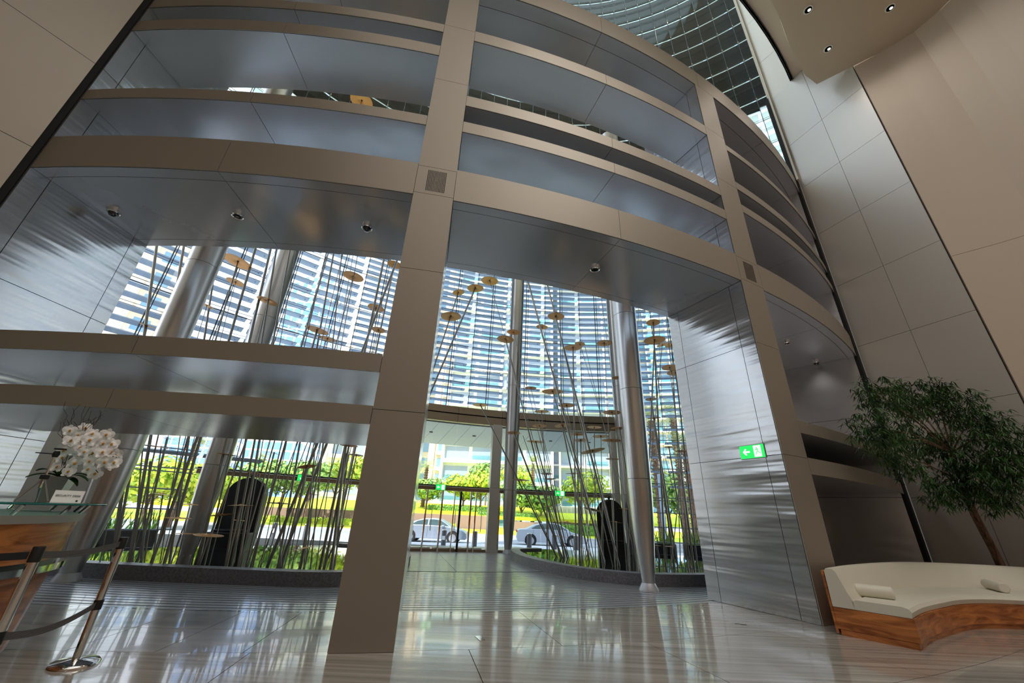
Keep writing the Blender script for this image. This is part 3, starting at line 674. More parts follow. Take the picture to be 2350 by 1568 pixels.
# orchid
op = atY(112, 1148, 4.5); op.z = 1.337
orch = empty('potted_orchid', op, label='white orchid with many blossoms in a square pewter pot on the desk', cat='plant')
mb = MB(); mb.add([(-.07, -.07, 0), (.07, -.07, 0), (.07, .07, 0), (-.07, .07, 0), (-.11, -.11, .24), (.11, -.11, .24), (.11, .11, .24), (-.11, .11, .24)],
                  [(3, 2, 1, 0), (0, 1, 5, 4), (1, 2, 6, 5), (2, 3, 7, 6), (3, 0, 4, 7), (4, 5, 6, 7)])
o = mb.obj('pot', mat('pewter', (.42, .42, .42, 1), .35, .9), orch); o.rotation_euler.z = .5
def leafm(L, wd, m, name, parent, loc, az, el, droop=.5):
    mb = MB(); vs = []; N = 7
    for i in range(N + 1):
        t = i / N; ww = wd * math.sin(PI * min(1, t * .9 + .08)) ; x = L * t * math.cos(el) ; z = L * t * math.sin(el) - droop * L * t * t
        vs += [(x, -ww / 2, z + .012), (x, 0, z), (x, ww / 2, z + .012)]
    fs = []
    for i in range(N): fs += [(3 * i, 3 * i + 1, 3 * i + 4, 3 * i + 3), (3 * i + 1, 3 * i + 2, 3 * i + 5, 3 * i + 4)]
    mb.add(vs, fs); o = mb.obj(name, m, parent, loc=loc); o.rotation_euler.z = az; return o
for k, (az, el, L) in enumerate(((0.1, .5, .3), (.9, .7, .26), (-.6, .6, .3), (2.6, .9, .28), (3.4, .8, .3), (4.3, .5, .26), (1.9, .9, .24), (-.1, .25, .24))):
    leafm(L * 1.1, .11, LEAFD, 'leaf', orch, (0, 0, .23), az, el, .55)
# one blossom mesh: five petals and a lip
mb = MB()
for k in range(5):
    a = PI / 2 + 2 * PI * k / 5; wd = .030 if k in (1, 4) else .019; L = .046
    for s in (1,):
        c = Vector((math.cos(a) * L * .55, 0, math.sin(a) * L * .55)); u = Vector((math.cos(a), 0, math.sin(a))) * L * .62; v = Vector((-math.sin(a), 0, math.cos(a))) * wd
        ring_ = [c + u * math.cos(q) + v * math.sin(q) + Vector((0, -.006 * math.cos(2 * q), 0)) for q in [2 * PI * i / 10 for i in range(10)]]
        mb.add([c + Vector((0, .003, 0))] + ring_, [(0, i + 1, (i + 1) % 10 + 1) for i in range(10)])
mb.lathe([(.002, -.012), (.008, -.006), (.009, .004), (.003, .012)], 8, (0, -.01, -.004), 1)
blm = mb.mesh('blossom', [PETAL, YEL])
flw = [(160, 988), (195, 983), (212, 996), (245, 998), (197, 1002), (162, 1012), (184, 1028), (216, 1021), (236, 1017), (257, 1020), (212, 1040), (235, 1038), (255, 1036), (182, 1046), (148, 1033), (251, 1051), (251, 1068), (206, 1058), (204, 1077), (218, 1088), (171, 1062), (158, 1083), (132, 1071), (178, 998), (228, 1005), (170, 1000), (205, 1010), (225, 1030), (172, 1035), (195, 1037), (244, 1030), (266, 1045), (240, 1060), (262, 1062), (143, 1050), (186, 1012)]
random.seed(3)
for i, (x, y) in enumerate(flw):
    Yf = 4.35 + .12 * math.sin(i * 2.1); q = atY(x, y, Yf * 1.0) - op
    o = bpy.data.objects.new('blossom', blm); o.location = q; s_ = random.uniform(1.1, 1.35); o.scale = (s_, s_, s_)
    o.rotation_euler = (random.uniform(-.4, .4), random.uniform(-.5, .5), math.radians(-42 + 90) + random.uniform(-.5, .5)); link(o, orch)
for k in range(6):
    e = atY(*[(160, 990), (250, 1000), (268, 1050), (215, 1050), (150, 1040), (225, 1085)][k], 4.37) - op
    MB().tube([(0, 0, .2), Vector((0, 0, .2)).lerp(e, .5) + Vector((0, 0, .18)), e], .004, 5).obj('flower_stem', mat('stem', srgb(70, 84, 40), .6), orch)
random.seed(5)
for k in range(16):
    pts = [Vector((0, 0, .22))]; top = atY(random.uniform(140, 250), random.uniform(915, 975), 4.37) - op
    for j in range(1, 9):
        t = j / 8; pts.append(Vector((0, 0, .22)).lerp(top, t) + Vector((random.uniform(-.03, .03), random.uniform(-.03, .03), random.uniform(-.02, .02) + .05 * math.sin(t * PI))))
    MB().tube(pts, .0022, 4).obj('twig', mat('twig', srgb(58, 40, 34), .8), orch)
# small tripod on the desk
tp = gnd(75, 1150, 1.337); hd = Vector((tp.x + .075, tp.y + .06, tp.z + .5))
tri = empty('tripod', tp, label='small folding camera tripod with pan handle in front of the orchid pot', cat='tripod')
hub = Vector((.0, .0, .22))
for a in (0.2, 2.2, 4.3):
    MB().tube([hub, Vector((.12 * math.cos(a), .12 * math.sin(a), 0))], .008, 8).obj('leg', ROD, tri)
MB().tube([hub - Vector((0, 0, .1)), hub + Vector((.0, 0, .2))], .009, 8).obj('centre_post', CHROME, tri)
MB().box(hub, (.05, .05, .04)).obj('spider', DARKM, tri, bevel=.005)
MB().lathe([(.02, -.03), (.03, 0), (.02, .03)], 12, hub + Vector((0, 0, .22))).obj('pan_head', DARKM, tri, smooth=True)
MB().box(hub + Vector((.02, 0, .27)), (.09, .04, .015)).obj('mount_plate', DARKM, tri)
MB().tube([hub + Vector((0, 0, .22)), hub + Vector((-.12, -.08, .22))], .006, 6).obj('pan_handle', DARKM, tri)

# ------------------------------------------------------------------ rope barrier
def stanchion(p, lab, hz=1.03):
    o = empty('barrier_post', p, label=lab, cat='stanchion', group='chrome belt barrier posts by the desk')
    MB().lathe([(.0, .0), (.18, .0), (.18, .012), (.165, .03), (.03, .055), (.03, .03)], 48).obj('base', CHROME, o, smooth=True)
    MB().tube([(0, 0, .03), (0, 0, hz)], .032, 24).obj('post', CHROME, o, smooth=True)
    MB().lathe([(.034, hz - .1), (.036, hz - .1), (.036, hz), (.034, hz + .004)], 24).obj('belt_head', DARKM, o, smooth=True)
    MB().lathe([(.034, .42), (.036, .42), (.036, .5), (.034, .5)], 24).obj('belt_clip', DARKM, o, smooth=True)
    return o
P1 = Vector((-3.84, 4.47, 0)); P2 = gnd(92, 1256, 1.03); P2.z = 0
stanchion(P1, 'chrome barrier post on a round base, the farther one, full height in view')
stanchion(P2, 'chrome barrier post nearest the viewer at the left edge, base out of frame')
P3 = P2 + Vector((-1.0, -1.1, 0))
stanchion(P3, 'chrome barrier post just outside the left edge of the view')
def belt(a, b, z0, sag, m, lab):
    mb = MB(); n = 14; vs = []
    d = (b - a); u = d.normalized() * .04
    for i in range(n + 1):
        t = i / n; q = (a + u).lerp(b - u, t); z = z0 - sag * math.sin(PI * t)
        nrm = Vector((-u.y, u.x, 0)).normalized() * .0015
        vs += [(q.x - nrm.x, q.y - nrm.y, z - .025), (q.x - nrm.x, q.y - nrm.y, z + .025), (q.x + nrm.x, q.y + nrm.y, z + .025), (q.x + nrm.x, q.y + nrm.y, z - .025)]
    fs = [(i * 4 + k, i * 4 + (k + 1) % 4, i * 4 + 4 + (k + 1) % 4, i * 4 + 4 + k) for i in range(n) for k in range(4)] + [(0, 1, 2, 3), (n * 4, n * 4 + 1, n * 4 + 2, n * 4 + 3)]
    mb.add(vs, fs); mb.obj('barrier_belt', m, None, label=lab, cat='belt', group='retractable belts between the posts')
belt(P2, P1, .975, .03, BELT, 'upper grey ribbed belt strung between the two visible chrome posts')
belt(P2, P1, .46, .06, BELT, 'lower grey ribbed belt sagging between the two visible chrome posts')
belt(P3, P2, .975, .02, BELTB, 'upper navy black belt running off the left edge from the nearer post')
belt(P3, P2, .46, .03, BELTB, 'lower navy black belt running off the left edge from the nearer post')

# ------------------------------------------------------------------ sofa
sofa = empty('curved_sofa', (6.6, 7.4, 0), label='long curved cream leather sofa on a veneered wood base by the right pier', cat='sofa')
SO = Vector((6.6, 7.4, 0))
outer = smoothline([(4.88, 6.72), (5.7, 7.38), (6.75, 8.1), (7.9, 8.72), (9.1, 8.95), (10.3, 8.75), (11.4, 8.2), (12.2, 7.4)], 46)
inner = smoothline([(5.43, 6.05), (6.05, 6.52), (6.8, 6.98), (7.55, 7.38), (8.4, 7.55), (9.3, 7.4), (10.1, 7.0), (10.7, 6.3)], 46)
def sect(prof, i0, i1, name, m, bev=0, closed=True):
    mb = MB(); n = len(prof); vs = []
    for i in range(i0, i1 + 1):
        a, b = inner[i], outer[i]
        for u, z in prof:
            q = a + (b - a) * u; vs.append((q.x - SO.x, q.y - SO.y, z))
    N = i1 - i0
    fs = [(i * n + k, i * n + (k + 1) % n, (i + 1) * n + (k + 1) % n, (i + 1) * n + k) for i in range(N) for k in range(n)] + [tuple(range(n)), tuple(range(N * n, (N + 1) * n))[::-1]]
    mb.add(vs, fs); return mb.obj(name, m, sofa, smooth=True)
sect([(0.03, .0), (.97, .0), (.97, .07), (.03, .07)], 0, 45, 'plinth', WOOD)
sect([(0.0, .075), (1.0, .075), (1.0, .34), (.0, .34)], 0, 45, 'wood_base', WOOD)
sect([(1.0, .02), (1.035, .02), (1.05, .80), (1.015, .80)], 0, 45, 'back_panel', WOOD)
seatp = [(0.02, .345), (.70, .345), (.72, .44), (.66, .465), (.10, .465), (.03, .45), (.0, .41)]
backp = [(.70, .345), (1.0, .345), (1.0, .80), (.97, .835), (.88, .835), (.84, .80), (.75, .55), (.70, .45)]
cuts = [0, 27, 45]
for a, b in zip(cuts[:-1], cuts[1:]):
    sect(seatp, a, b - 0 if b == 45 else b, 'seat_cushion', LEATH); sect(backp, a, b, 'back_cushion', LEATH)
def bolster(x0, y0, x1, y1, z, r, lab):
    a = gnd(x0, y0, z); b = gnd(x1, y1, z); d = (b - a); L = d.length; d.normalize()
    mb = MB(); mb.tube([Vector(), d * .02, d * (L - .02), d * L], [r * .8, r, r, r * .8], 20)
    mb.obj('bolster_cushion', LEATH, None, smooth=True, loc=a, label=lab, cat='cushion')
bolster(1962, 1353, 2052, 1363, .545, .085, 'round cream bolster cushion at the left end of the sofa seat')
bolster(2263, 1340, 2305, 1350, .545, .08, 'round cream bolster cushion lying against the sofa back near the picture edge')

# ------------------------------------------------------------------ indoor tree
tb = Vector((10.95, 9.6, 0))
tree = empty('indoor_tree', tb, label='indoor fig tree with narrow drooping leaves and bare leaning trunk behind the sofa', cat='tree')
MB().lathe([(.2, 0), (.3, .5), (.3, .55), (.26, .55), (.25, .48)], 28).obj('pot', mat('dark_pot', (.05, .05, .05, 1), .4), tree, smooth=True)
trunk_pts = [Vector((0, 0, .5)), Vector((-.1, -.05, 1.1)), Vector((-.3, -.15, 1.8)), Vector((-.5, -.3, 2.5)), Vector((-.65, -.5, 3.1))]
MB().tube(trunk_pts, [.085, .07, .06, .055, .04], 12).obj('trunk', BARK, tree, smooth=True)
MB().tube([p + Vector((.05 * math.cos(i * 1.4), .05 * math.sin(i * 1.4), 0)) for i, p in enumerate(trunk_pts[:4])], [.05, .04, .035, .03], 8).obj('twisted_stem', BARK, tree, smooth=True)
random.seed(21)
lf = MB()
blobs = []
for (x, y, Yd, s) in ((2010, 905, 9.9, .5), (2060, 930, 9.6, .6), (2120, 920, 9.3, .6), (2190, 930, 9.0, .6), (2250, 970, 8.6, .6), (2300, 1010, 8.2, .6), (2340, 1050, 7.9, .5), (2000, 980, 9.9, .5), (2040, 1010, 9.7, .55),
                      (2100, 1010, 9.4, .5), (2160, 1030, 9.2, .55), (2230, 1070, 8.8, .5), (2290, 1080, 8.3, .55), (2330, 1110, 8.0, .4), (2080, 1070, 9.5, .42), (2180, 1110, 9.2, .5), (2240, 1130, 9.0, .5), (2150, 1130, 9.2, .4), (2290, 1150, 8.6, .35), (2040, 1050, 9.7, .3), (2060, 885, 9.6, .3), (2150, 890, 9.2, .35)):
    q = atY(x, y, Yd)
    while math.hypot(q.x - PC.x, q.y - PC.y) < 24.95 + s * .9: Yd -= .05; q = atY(x, y, Yd)
    q = q - tb; blobs.append((q, s * .82))
for i, (q, s) in enumerate(blobs):
    st = trunk_pts[3] if q.z < 3 else trunk_pts[4]
    mid = st.lerp(q, .5) + Vector((0, 0, .15))
    MB().tube([st, mid, q], [.022, .014, .006], 6).obj('branch', BARK, tree)
    for k in range(int(170 * (s / .45) ** 2)):
        u = Vector((random.gauss(0, 1), random.gauss(0, 1), random.gauss(0, .8))); u = u.normalized() * random.random() ** .5 * s * 1.15
        c = q + u
        if (c + tb).x > 11.5 + (11.15 - (c + tb).y) * .0 and (c + tb).y > 8.6: continue
        for m_ in range(4):
            az = random.uniform(0, 2 * PI); L = random.uniform(.13, .24); wd = .014
            d = Vector((math.cos(az) * .55, math.sin(az) * .55, random.uniform(-1, .05))).normalized(); sd = d.cross(Vector((0, 0, 1))).normalized() * wd
            m1 = c + d * L * .45 + Vector((0, 0, .02)); e = c + d * L
            lf.add([c, m1 - sd, e, m1 + sd], [(0, 1, 2, 3)])
lf.obj('foliage', LEAFD, tree, kind='stuff')

# ------------------------------------------------------------------ exit signs
def exit_sign(c, rz, w, h, lab, both=True):
    o = empty('exit_sign', c, rz, label=lab, cat='exit sign')
    MB().box((0, .03, 0), (w * 1.04, .05, h * 1.1)).obj('housing', mat('grey_housing', (.35, .35, .37, 1), .4, .6), o)
    MB().box((0, -.0, 0), (w, .012, h)).obj('green_face', GREEN, o)
    y = -.008; s = w / .5 if both else w / .25
    if both:
        mb = MB(); mb.box((-.105 * s, y, 0), (.13 * s, .004, .03 * s))
        for sg in (1, -1): mb.box((-.145 * s, y, .028 * s * sg), (.085 * s, .004, .026 * s), M=Matrix.Rotation(-sg * PI / 4, 3, 'Y'))
        mb.obj('arrow', SIGNW, o)
        MB().box((.12 * s, y, 0), (.15 * s, .003, h * .86)).obj('white_door', SIGNW, o)
        mb = MB(); y2 = y - .004; X = .12 * s
        mb.lathe([(.014 * s, -.001), (.014 * s, .001)], 10, (X - .01 * s, y2, .062 * s), M=Matrix.Rotation(PI / 2, 3, 'X'))
        for (x0, z0_, x1, z1_) in ((-.01, .045, .01, -.0), (-.01, .04, -.045, .02), (-.01, .042, .035, .03), (.01, 0, -.03, -.03), (-.03, -.03, -.03, -.07), (.01, 0, .04, -.035), (.04, -.035, .065, -.05)):
            a_, b_ = Vector((X + x0 * s, y2, z0_ * s)), Vector((X + x1 * s, y2, z1_ * s)); mb.tube([a_, b_], .008 * s, 5)
        mb.obj('running_figure', GREEN, o)
    else:
        mb = MB(); s = w / .25; mb.box((0, y, .015 * s), (.03 * s, .004, .11 * s))
        for sg in (1, -1): mb.box((.025 * s * sg, y, -.035 * s), (.075 * s, .004, .024 * s), M=Matrix.Rotation(-sg * PI / 4, 3, 'Y'))
        mb.obj('down_arrow', SIGNW, o)
aj = AP[1][0]
pj = P(RF - .55, aj - .04, 2.69)
e1 = P(RF, aj) ; e2 = P(RB, aj); rzj = math.atan2((e1 - e2).y, (e1 - e2).x)
exit_sign(pj, rzj, .48, .24, 'lit green running man exit sign with left arrow on the right steel pier')
def on_f(x, y, R, z):
    d = ray(x, y); az = math.atan2(d[0], d[1]); u = Vector((math.sin(az), math.cos(az))); b = -2 * u.dot(FC); c = FC.dot(FC) - R * R
    t = (-b + math.sqrt(b * b - 4 * c)) / 2; return Vector((u.x * t, u.y * t, z))
for (x, y, w, lab, bt) in ((1011, 1122, .38, 'lit green exit sign over the glass doors right of the centre pier', True), (1285, 1138, .4, 'lit green exit sign on the header behind the right pool rods', True), (692, 1099, .26, 'lit green exit sign with down arrow over the left pool header', False)):
    q = on_f(x, y, FR - .2, 2.27); az = math.atan2(q.x - FC.x, q.y - FC.y); exit_sign(q, -az, w, .2, lab, bt)

# ------------------------------------------------------------------ soffit domes and sprinklers
for i, (x, y, lab, kind) in enumerate(((263, 484, 'silver dome camera under the main beam, leftmost of the row', 1), (547, 492, 'round chrome downlight under the main beam of the left opening', 0), (843, 519, 'dark blue glass dome camera under the main beam just left of the centre pier', 1),
                                       (1365, 615, 'round chrome downlight under the main beam between the piers', 0), (1805, 785, 'round chrome downlight under the niche beam right of the right pier', 0), (1872, 830, 'dome camera under the niche beam beside the black slot', 1))):
    q = gnd(x, y, 6.315)
    o = empty('dome_camera' if kind else 'soffit_light', q, label=lab, cat='camera' if kind else 'light')
    MB().lathe([(.1, 0), (.1, -.05), (.085, -.06), (.08, -.05)], 24).obj('housing', CHROME, o, smooth=True)
    if kind: MB().lathe([(.07, -.05), (.068, -.08), (.05, -.11), (.01, -.125)], 20).obj('lens_dome', mat('dome_glass', (.01, .012, .03, 1), .05, 0, spec=.9), o, smooth=True)
    else:
        MB().lathe([(.06, -.045), (.06, -.055)], 20).obj('lamp_glass', BLACK, o)
        MB().lathe([(.03, -.056), (.03, -.062)], 14).obj('lamp', CHROME, o)

# ================================================================== OUTSIDE
PAVE = mat('paving', srgb(205, 205, 210), .7, ramp=((6, 6, 6), srgb(190, 190, 198), srgb(214, 214, 216), 3))
ROADM = mat('asphalt', srgb(150, 152, 160), .8, ramp=((9, 9, 9), srgb(140, 142, 150), srgb(165, 168, 176), 3))
GRASS = mat('lawn', srgb(196, 210, 40), .8, ramp=((8, 8, 8), srgb(150, 190, 30), srgb(236, 226, 40), 3))
HEDG = mat('hedge_leaf', srgb(70, 120, 60), .7, ramp=((9, 9, 9), srgb(40, 96, 50), srgb(130, 170, 60), 3))
LIME = mat('lime_leaf', srgb(180, 205, 50), .6, ramp=((2, 2, 2), srgb(120, 170, 40), srgb(226, 224, 70), 3))
MIDG = mat('mid_leaf', srgb(110, 160, 70), .6, ramp=((2, 2, 2), srgb(70, 130, 60), srgb(176, 200, 90), 3))
PALM = mat('palm_leaf', srgb(190, 196, 130), .6, ramp=((3, 3, 3), srgb(130, 160, 90), srgb(220, 214, 160), 2))
outp = MB(); arc_box(outp, Q, FR + .12, FR + 9.5, -70, 46, -.5, -.32, 4)
outp.obj('forecourt', PAVE, None, kind='structure')
MB().box((0, 35, -.62), (150, 17, .2)).obj('road', ROADM, None, kind='structure')
MB().box((0, 60, -.75), (260, 60, .2)).obj('ground', GRASS, None, kind='structure')
mk = MB()
for x in range(-60, 60, 6): mk.box((x, 33, -.515), (3, .12, .012))
mk.box((0, 27.2, -.515), (120, .12, .012)); mk.obj('road_marking', WHITE, None, kind='structure')
MB().box((0, 39.6, -.45), (120, .3, .18)).obj('kerb', PAVE, None, kind='structure')
w_ = MB().box((-14, 46, .35), (26, .4, 1.5)); w_.obj('retaining_wall', mat('brown_wall', srgb(150, 122, 112), .8), None, label='low brown retaining wall between the road and the yellow lawn at left', cat='wall')
MB().box((3.5, 46, .1), (7, .4, 1.2)).obj('retaining_wall', MATS['brown_wall'], None, label='low dark brown wall seen behind the silver car through the doors', cat='wall')
def bank(x0, x1, y0, y1, z0, z1, m, lab):
    MB().add([(x0, y0, z0), (x1, y0, z0), (x1, y1, z1), (x0, y1, z1), (x0, y0, z0 - .3), (x1, y0, z0 - .3), (x1, y1, z0 - .3), (x0, y1, z0 - .3)],
             [(0, 1, 2, 3), (0, 4, 5, 1), (1, 5, 6, 2), (2, 6, 7, 3), (3, 7, 4, 0), (4, 7, 6, 5)]).obj('lawn_bank', m, None, label=lab, cat='lawn')
bank(-40, 30, 46.4, 56, 1.1, 2.3, GRASS, 'sunlit yellow green lawn bank rising behind the low brown walls')
bank(-40, 40, 40, 45.6, -.45, -.2, GRASS, 'bright grass verge along the far side of the road')
def leafblob(mb, c, r, n, s, flat=1):
    for k in range(n):
        u = Vector((random.gauss(0, 1), random.gauss(0, 1), random.gauss(0, 1))).normalized() * random.uniform(.7, 1.05)
        q = Vector((c[0] + u.x * r[0], c[1] + u.y * r[1], c[2] + u.z * r[2]))
        a = Vector((random.gauss(0, 1), random.gauss(0, 1), random.gauss(0, 1))).normalized(); b = a.cross(u).normalized() * s * .5; a = b.cross(u).normalized() * s
        mb.add([q - a, q + b, q + a, q - b], [(0, 1, 2, 3)])
random.seed(31)
def hedge(x0, x1, y, z0, z1, d, m, lab):
    o = empty('hedge', ((x0 + x1) / 2, y, z0), label=lab, cat='hedge')
    MB().box((0, 0, (z1 - z0) / 2), (x1 - x0, d, z1 - z0)).obj('hedge_core', m, o, bevel=.1)
    mb = MB()
    for k in range(int((x1 - x0) * 60)):
        fx_, fz = random.uniform(-.5, .5) * (x1 - x0), random.uniform(0, 1) * (z1 - z0); q = Vector((fx_, -d / 2 - random.uniform(0, .06), fz))
        if random.random() < .4: q = Vector((fx_, random.uniform(-.5, .5) * d, z1 - z0 + random.uniform(0, .06)))
        a = Vector((random.uniform(-1, 1), random.uniform(-1, 1), random.uniform(-1, 1))) * .1; b = Vector((random.uniform(-1, 1), random.uniform(-1, 1), random.uniform(-1, 1))) * .07
        mb.add([q - a, q + b, q + a, q - b], [(0, 1, 2, 3)])
    mb.obj('foliage', m, o, kind='stuff')
hedge(-3, 3.6, 47.5, .9, 1.5, 1.2, HEDG, 'clipped dark green hedge above the brown wall beside the silver car')
hedge(-9, -1, 50, 1.3, 2.0, 1.2, HEDG, 'long low green hedge behind the roof of the silver car')
hedge(3.8, 11, 44, -.3, .6, 1.2, HEDG, 'green hedge with yellow top left of the white car')
hedge(-32, -5, 44.6, -.4, .25, .8, LIME, 'low lime hedge running along the road at left')
def broad(x, y, z, h, r, m, lab, n=900, s=.32):
    o = empty('street_tree', (x, y, z), label=lab, cat='tree')
    MB().tube([(0, 0, 0), (.1, 0, h * .4), (0, .1, h * .7)], [.16, .11, .06], 8).obj('trunk', BARK, o)
    for a in (0, 2.1, 4.2): MB().tube([(.1, 0, h * .38), (r * .5 * math.cos(a), r * .5 * math.sin(a), h * .72)], [.07, .03], 6).obj('branch', BARK, o)
    mb = MB()
    for k in range(7):
        a = k * 2.4; rr = r * (.0 if k == 0 else .5)
        c = (rr * math.cos(a), rr * math.sin(a), h * .72 + random.uniform(-.15, .25) * r); leafblob(mb, c, (r * .6, r * .6, r * .5), n // 7, s)
    mb.obj('foliage', m, o, kind='stuff')
def pxw(x, Y): 
    d = ray(x, 1170); return d[0] / d[1] * Y
for (x, Y, z, h, r, m, lab) in ((585, 40, 1, 5.0, 2.6, MIDG, 'bushy green tree behind the black arched chair at left'), (640, 42, 1, 4.8, 2.6, MIDG, 'round green tree in the middle of the lower left view'), (700, 40, 1, 4.6, 2.4, MIDG, 'green tree under the exit sign with the down arrow'),
                                (760, 44, 1, 5.4, 2.5, LIME, 'yellow green tree near the right end of the lower left view'), (815, 42, 1, 6.2, 2.4, LIME, 'yellow green tree half hidden by the centre pier'), (975, 50, 1.2, 4.4, 2.0, MIDG, 'dark green tree behind the roof of the silver car'),
                                (1060, 52, 1.2, 5.0, 2.6, LIME, 'lime green tree in the middle of the door glass'), (1100, 50, 1.2, 5.2, 2.6, LIME, 'bright lime tree right of the door glass mullion'), (1112, 64, 1, 9.0, 2.8, MIDG, 'taller green tree rising behind the lime trees beside the slim column'),
                                (1195, 49, .3, 5.0, 2.4, MIDG, 'white flowering tree just right of the slim column'), (1240, 48, .3, 5.0, 2.6, MIDG, 'green tree behind the white car'), (1345, 44, .3, 6.2, 2.5, LIME, 'tall lime tree left of the grey entrance pier'),
                                (1185, 60, .5, 8.5, 2.6, LIME, 'lime tree behind the palm right of the slim column'), (470, 36, 0, 4.6, 2.6, LIME, 'yellow green tree left of the pool column'), (400, 33, 0, 4.4, 2.6, LIME, 'yellow green tree above the black planter troughs'), (330, 30, 0, 4.2, 2.6, LIME, 'yellow green tree beside the large left column'),
                                (1530, 36, 0, 6, 2.6, MIDG, 'green tree behind the rods right of the large right column'), (1600, 34, 0, 5, 2.4, MIDG, 'green tree nearest the right steel pier')):
    broad(pxw(x, Y), Y, z - .6, h, r, m, lab, 1300, .26)
def palm(x, Y, h, lab, r=2.6, n=46):
    o = empty('date_palm', (x, Y, -.5), label=lab, cat='palm')
    mb = MB(); mb.tube([(0, 0, 0), (.05, 0, h * .5), (0, 0, h)], [.28, .22, .2], 10)
    for i in range(int(h / .3)): mb.lathe([(.22, 0), (.3, .12)], 8, (0, 0, .2 + i * .3))
    mb.obj('trunk', BARK, o)
    fr = MB()
    for k in range(n):
        az = random.uniform(0, 2 * PI); el = random.uniform(-.5, 1.35); L = r * random.uniform(.8, 1.15)
        pts = []
        for j in range(9):
            t = j / 8; hd_ = L * t * math.cos(el); pts.append(Vector((math.cos(az) * hd_, math.sin(az) * hd_, h + L * t * math.sin(el) - .55 * L * t * t)))
        sd = Vector((-math.sin(az), math.cos(az), 0))
        for j in range(1, 8):
            for f in (0, .5):
                c = pts[j].lerp(pts[j + 1], f); t = (pts[j + 1] - pts[j]).normalized()
                for s in (1, -1):
                    e = c + (sd * s * .8 + t * .6 + Vector((0, 0, -.25))).normalized() * .5 * (1.1 - j / 9)
                    fr.add([c, c + t * .05, e], [(0, 1, 2)])
    fr.obj('fronds', PALM, o, kind='stuff')
for (x, Y, h, lab) in ((570, 60, 8.0, 'date palm left of the blue towers, just right of the pool column'), (678, 62, 7.2, 'date palm above the exit sign with the down arrow'), (968, 52, 7.2, 'date palm beside the centre pier seen over the doors'), (1222, 56, 8.4, 'date palm right of the slim column against the white flats'),
                       (470, 48, 8.0, 'date palm seen between rods left of the pool column'), (400, 40, 7.0, 'date palm above the yellow trees at far left'), (1515, 28, 8.5, 'tall palm behind the louvres right of the large right column'), (1570, 30, 9.5, 'palm trunk and crown nearest the right steel pier'), (1590, 26, 6.5, 'short palm low beside the right steel pier')):
    palm(pxw(x, Y), Y, h, lab)
# bollards
for i, (x, y, lab) in enumerate(((948, 1249, 'dark bollard beside the rear wheel of the silver car'), (1025, 1248, 'dark bollard with white notice in front of the silver car'), (1094, 1250, 'dark bollard standing alone right of the silver car'), (1216, 1249, 'dark bollard at the rear of the white car'), (1272, 1249, 'dark bollard at the middle of the white car'), (1320, 1249, 'dark bollard at the front of the white car'),
                                (641, 1241, 'dark bollard with white notice seen through the left pool rods'), (714, 1243, 'dark bollard right of the other one seen through the left pool rods'))):
    Yb = 24.2; X = pxw(x, Yb); o = empty('bollard', (X, Yb, -.42), label=lab, cat='bollard', group='dark bollards along the forecourt')
    MB().tube([(0, 0, 0), (0, 0, .84)], .135, 20).obj('post', mat('bollard_grey', (.07, .07, .08, 1), .5), o, smooth=True)
    MB().lathe([(.14, .84), (.14, .87), (.12, .88)], 20).obj('cap', CHROME, o, smooth=True)
    if 'notice' in lab: MB().box((0, -.14, .48), (.17, .01, .2)).obj('notice', WHITE, o)
# planter troughs with grasses, left and right
def trough(p, w, rz, lab):
    o = empty('planter', p, rz, label=lab, cat='planter')
    MB().box((0, 0, .4), (w, .5, .8)).obj('trough', DARKM, o, bevel=.015)
    mb = MB()
    for k in range(70):
        b = Vector((random.uniform(-.45, .45) * w, random.uniform(-.2, .2), .8)); e = b + Vector((random.uniform(-.3, .3), random.uniform(-.3, .3), random.uniform(.4, .9))); s = Vector((.02, 0, 0))
        mb.add([b - s, b + s, e], [(0, 1, 2)])
    mb.obj('grasses', MIDG, o, kind='stuff')
for (a, R_, lab) in ((-51, 20.2, 'black planter trough with reeds between the large left column and the pool column'), (-46.5, 20.4, 'black planter trough nearest the pool column')):
    trough(Q(R_, a, -.32), 1.5, -math.radians(a), lab)
for (a, R_, lab) in ((11.5, 19.8, 'black planter trough with tall grass right of the large right column'), (16.5, 19.8, 'black planter trough with tall grass behind the crossing rods at right'), (21.5, 19.8, 'black planter trough with tall grass nearest the right steel pier')):
    trough(Q(R_, a, -.32), 1.4, -math.radians(a), lab)
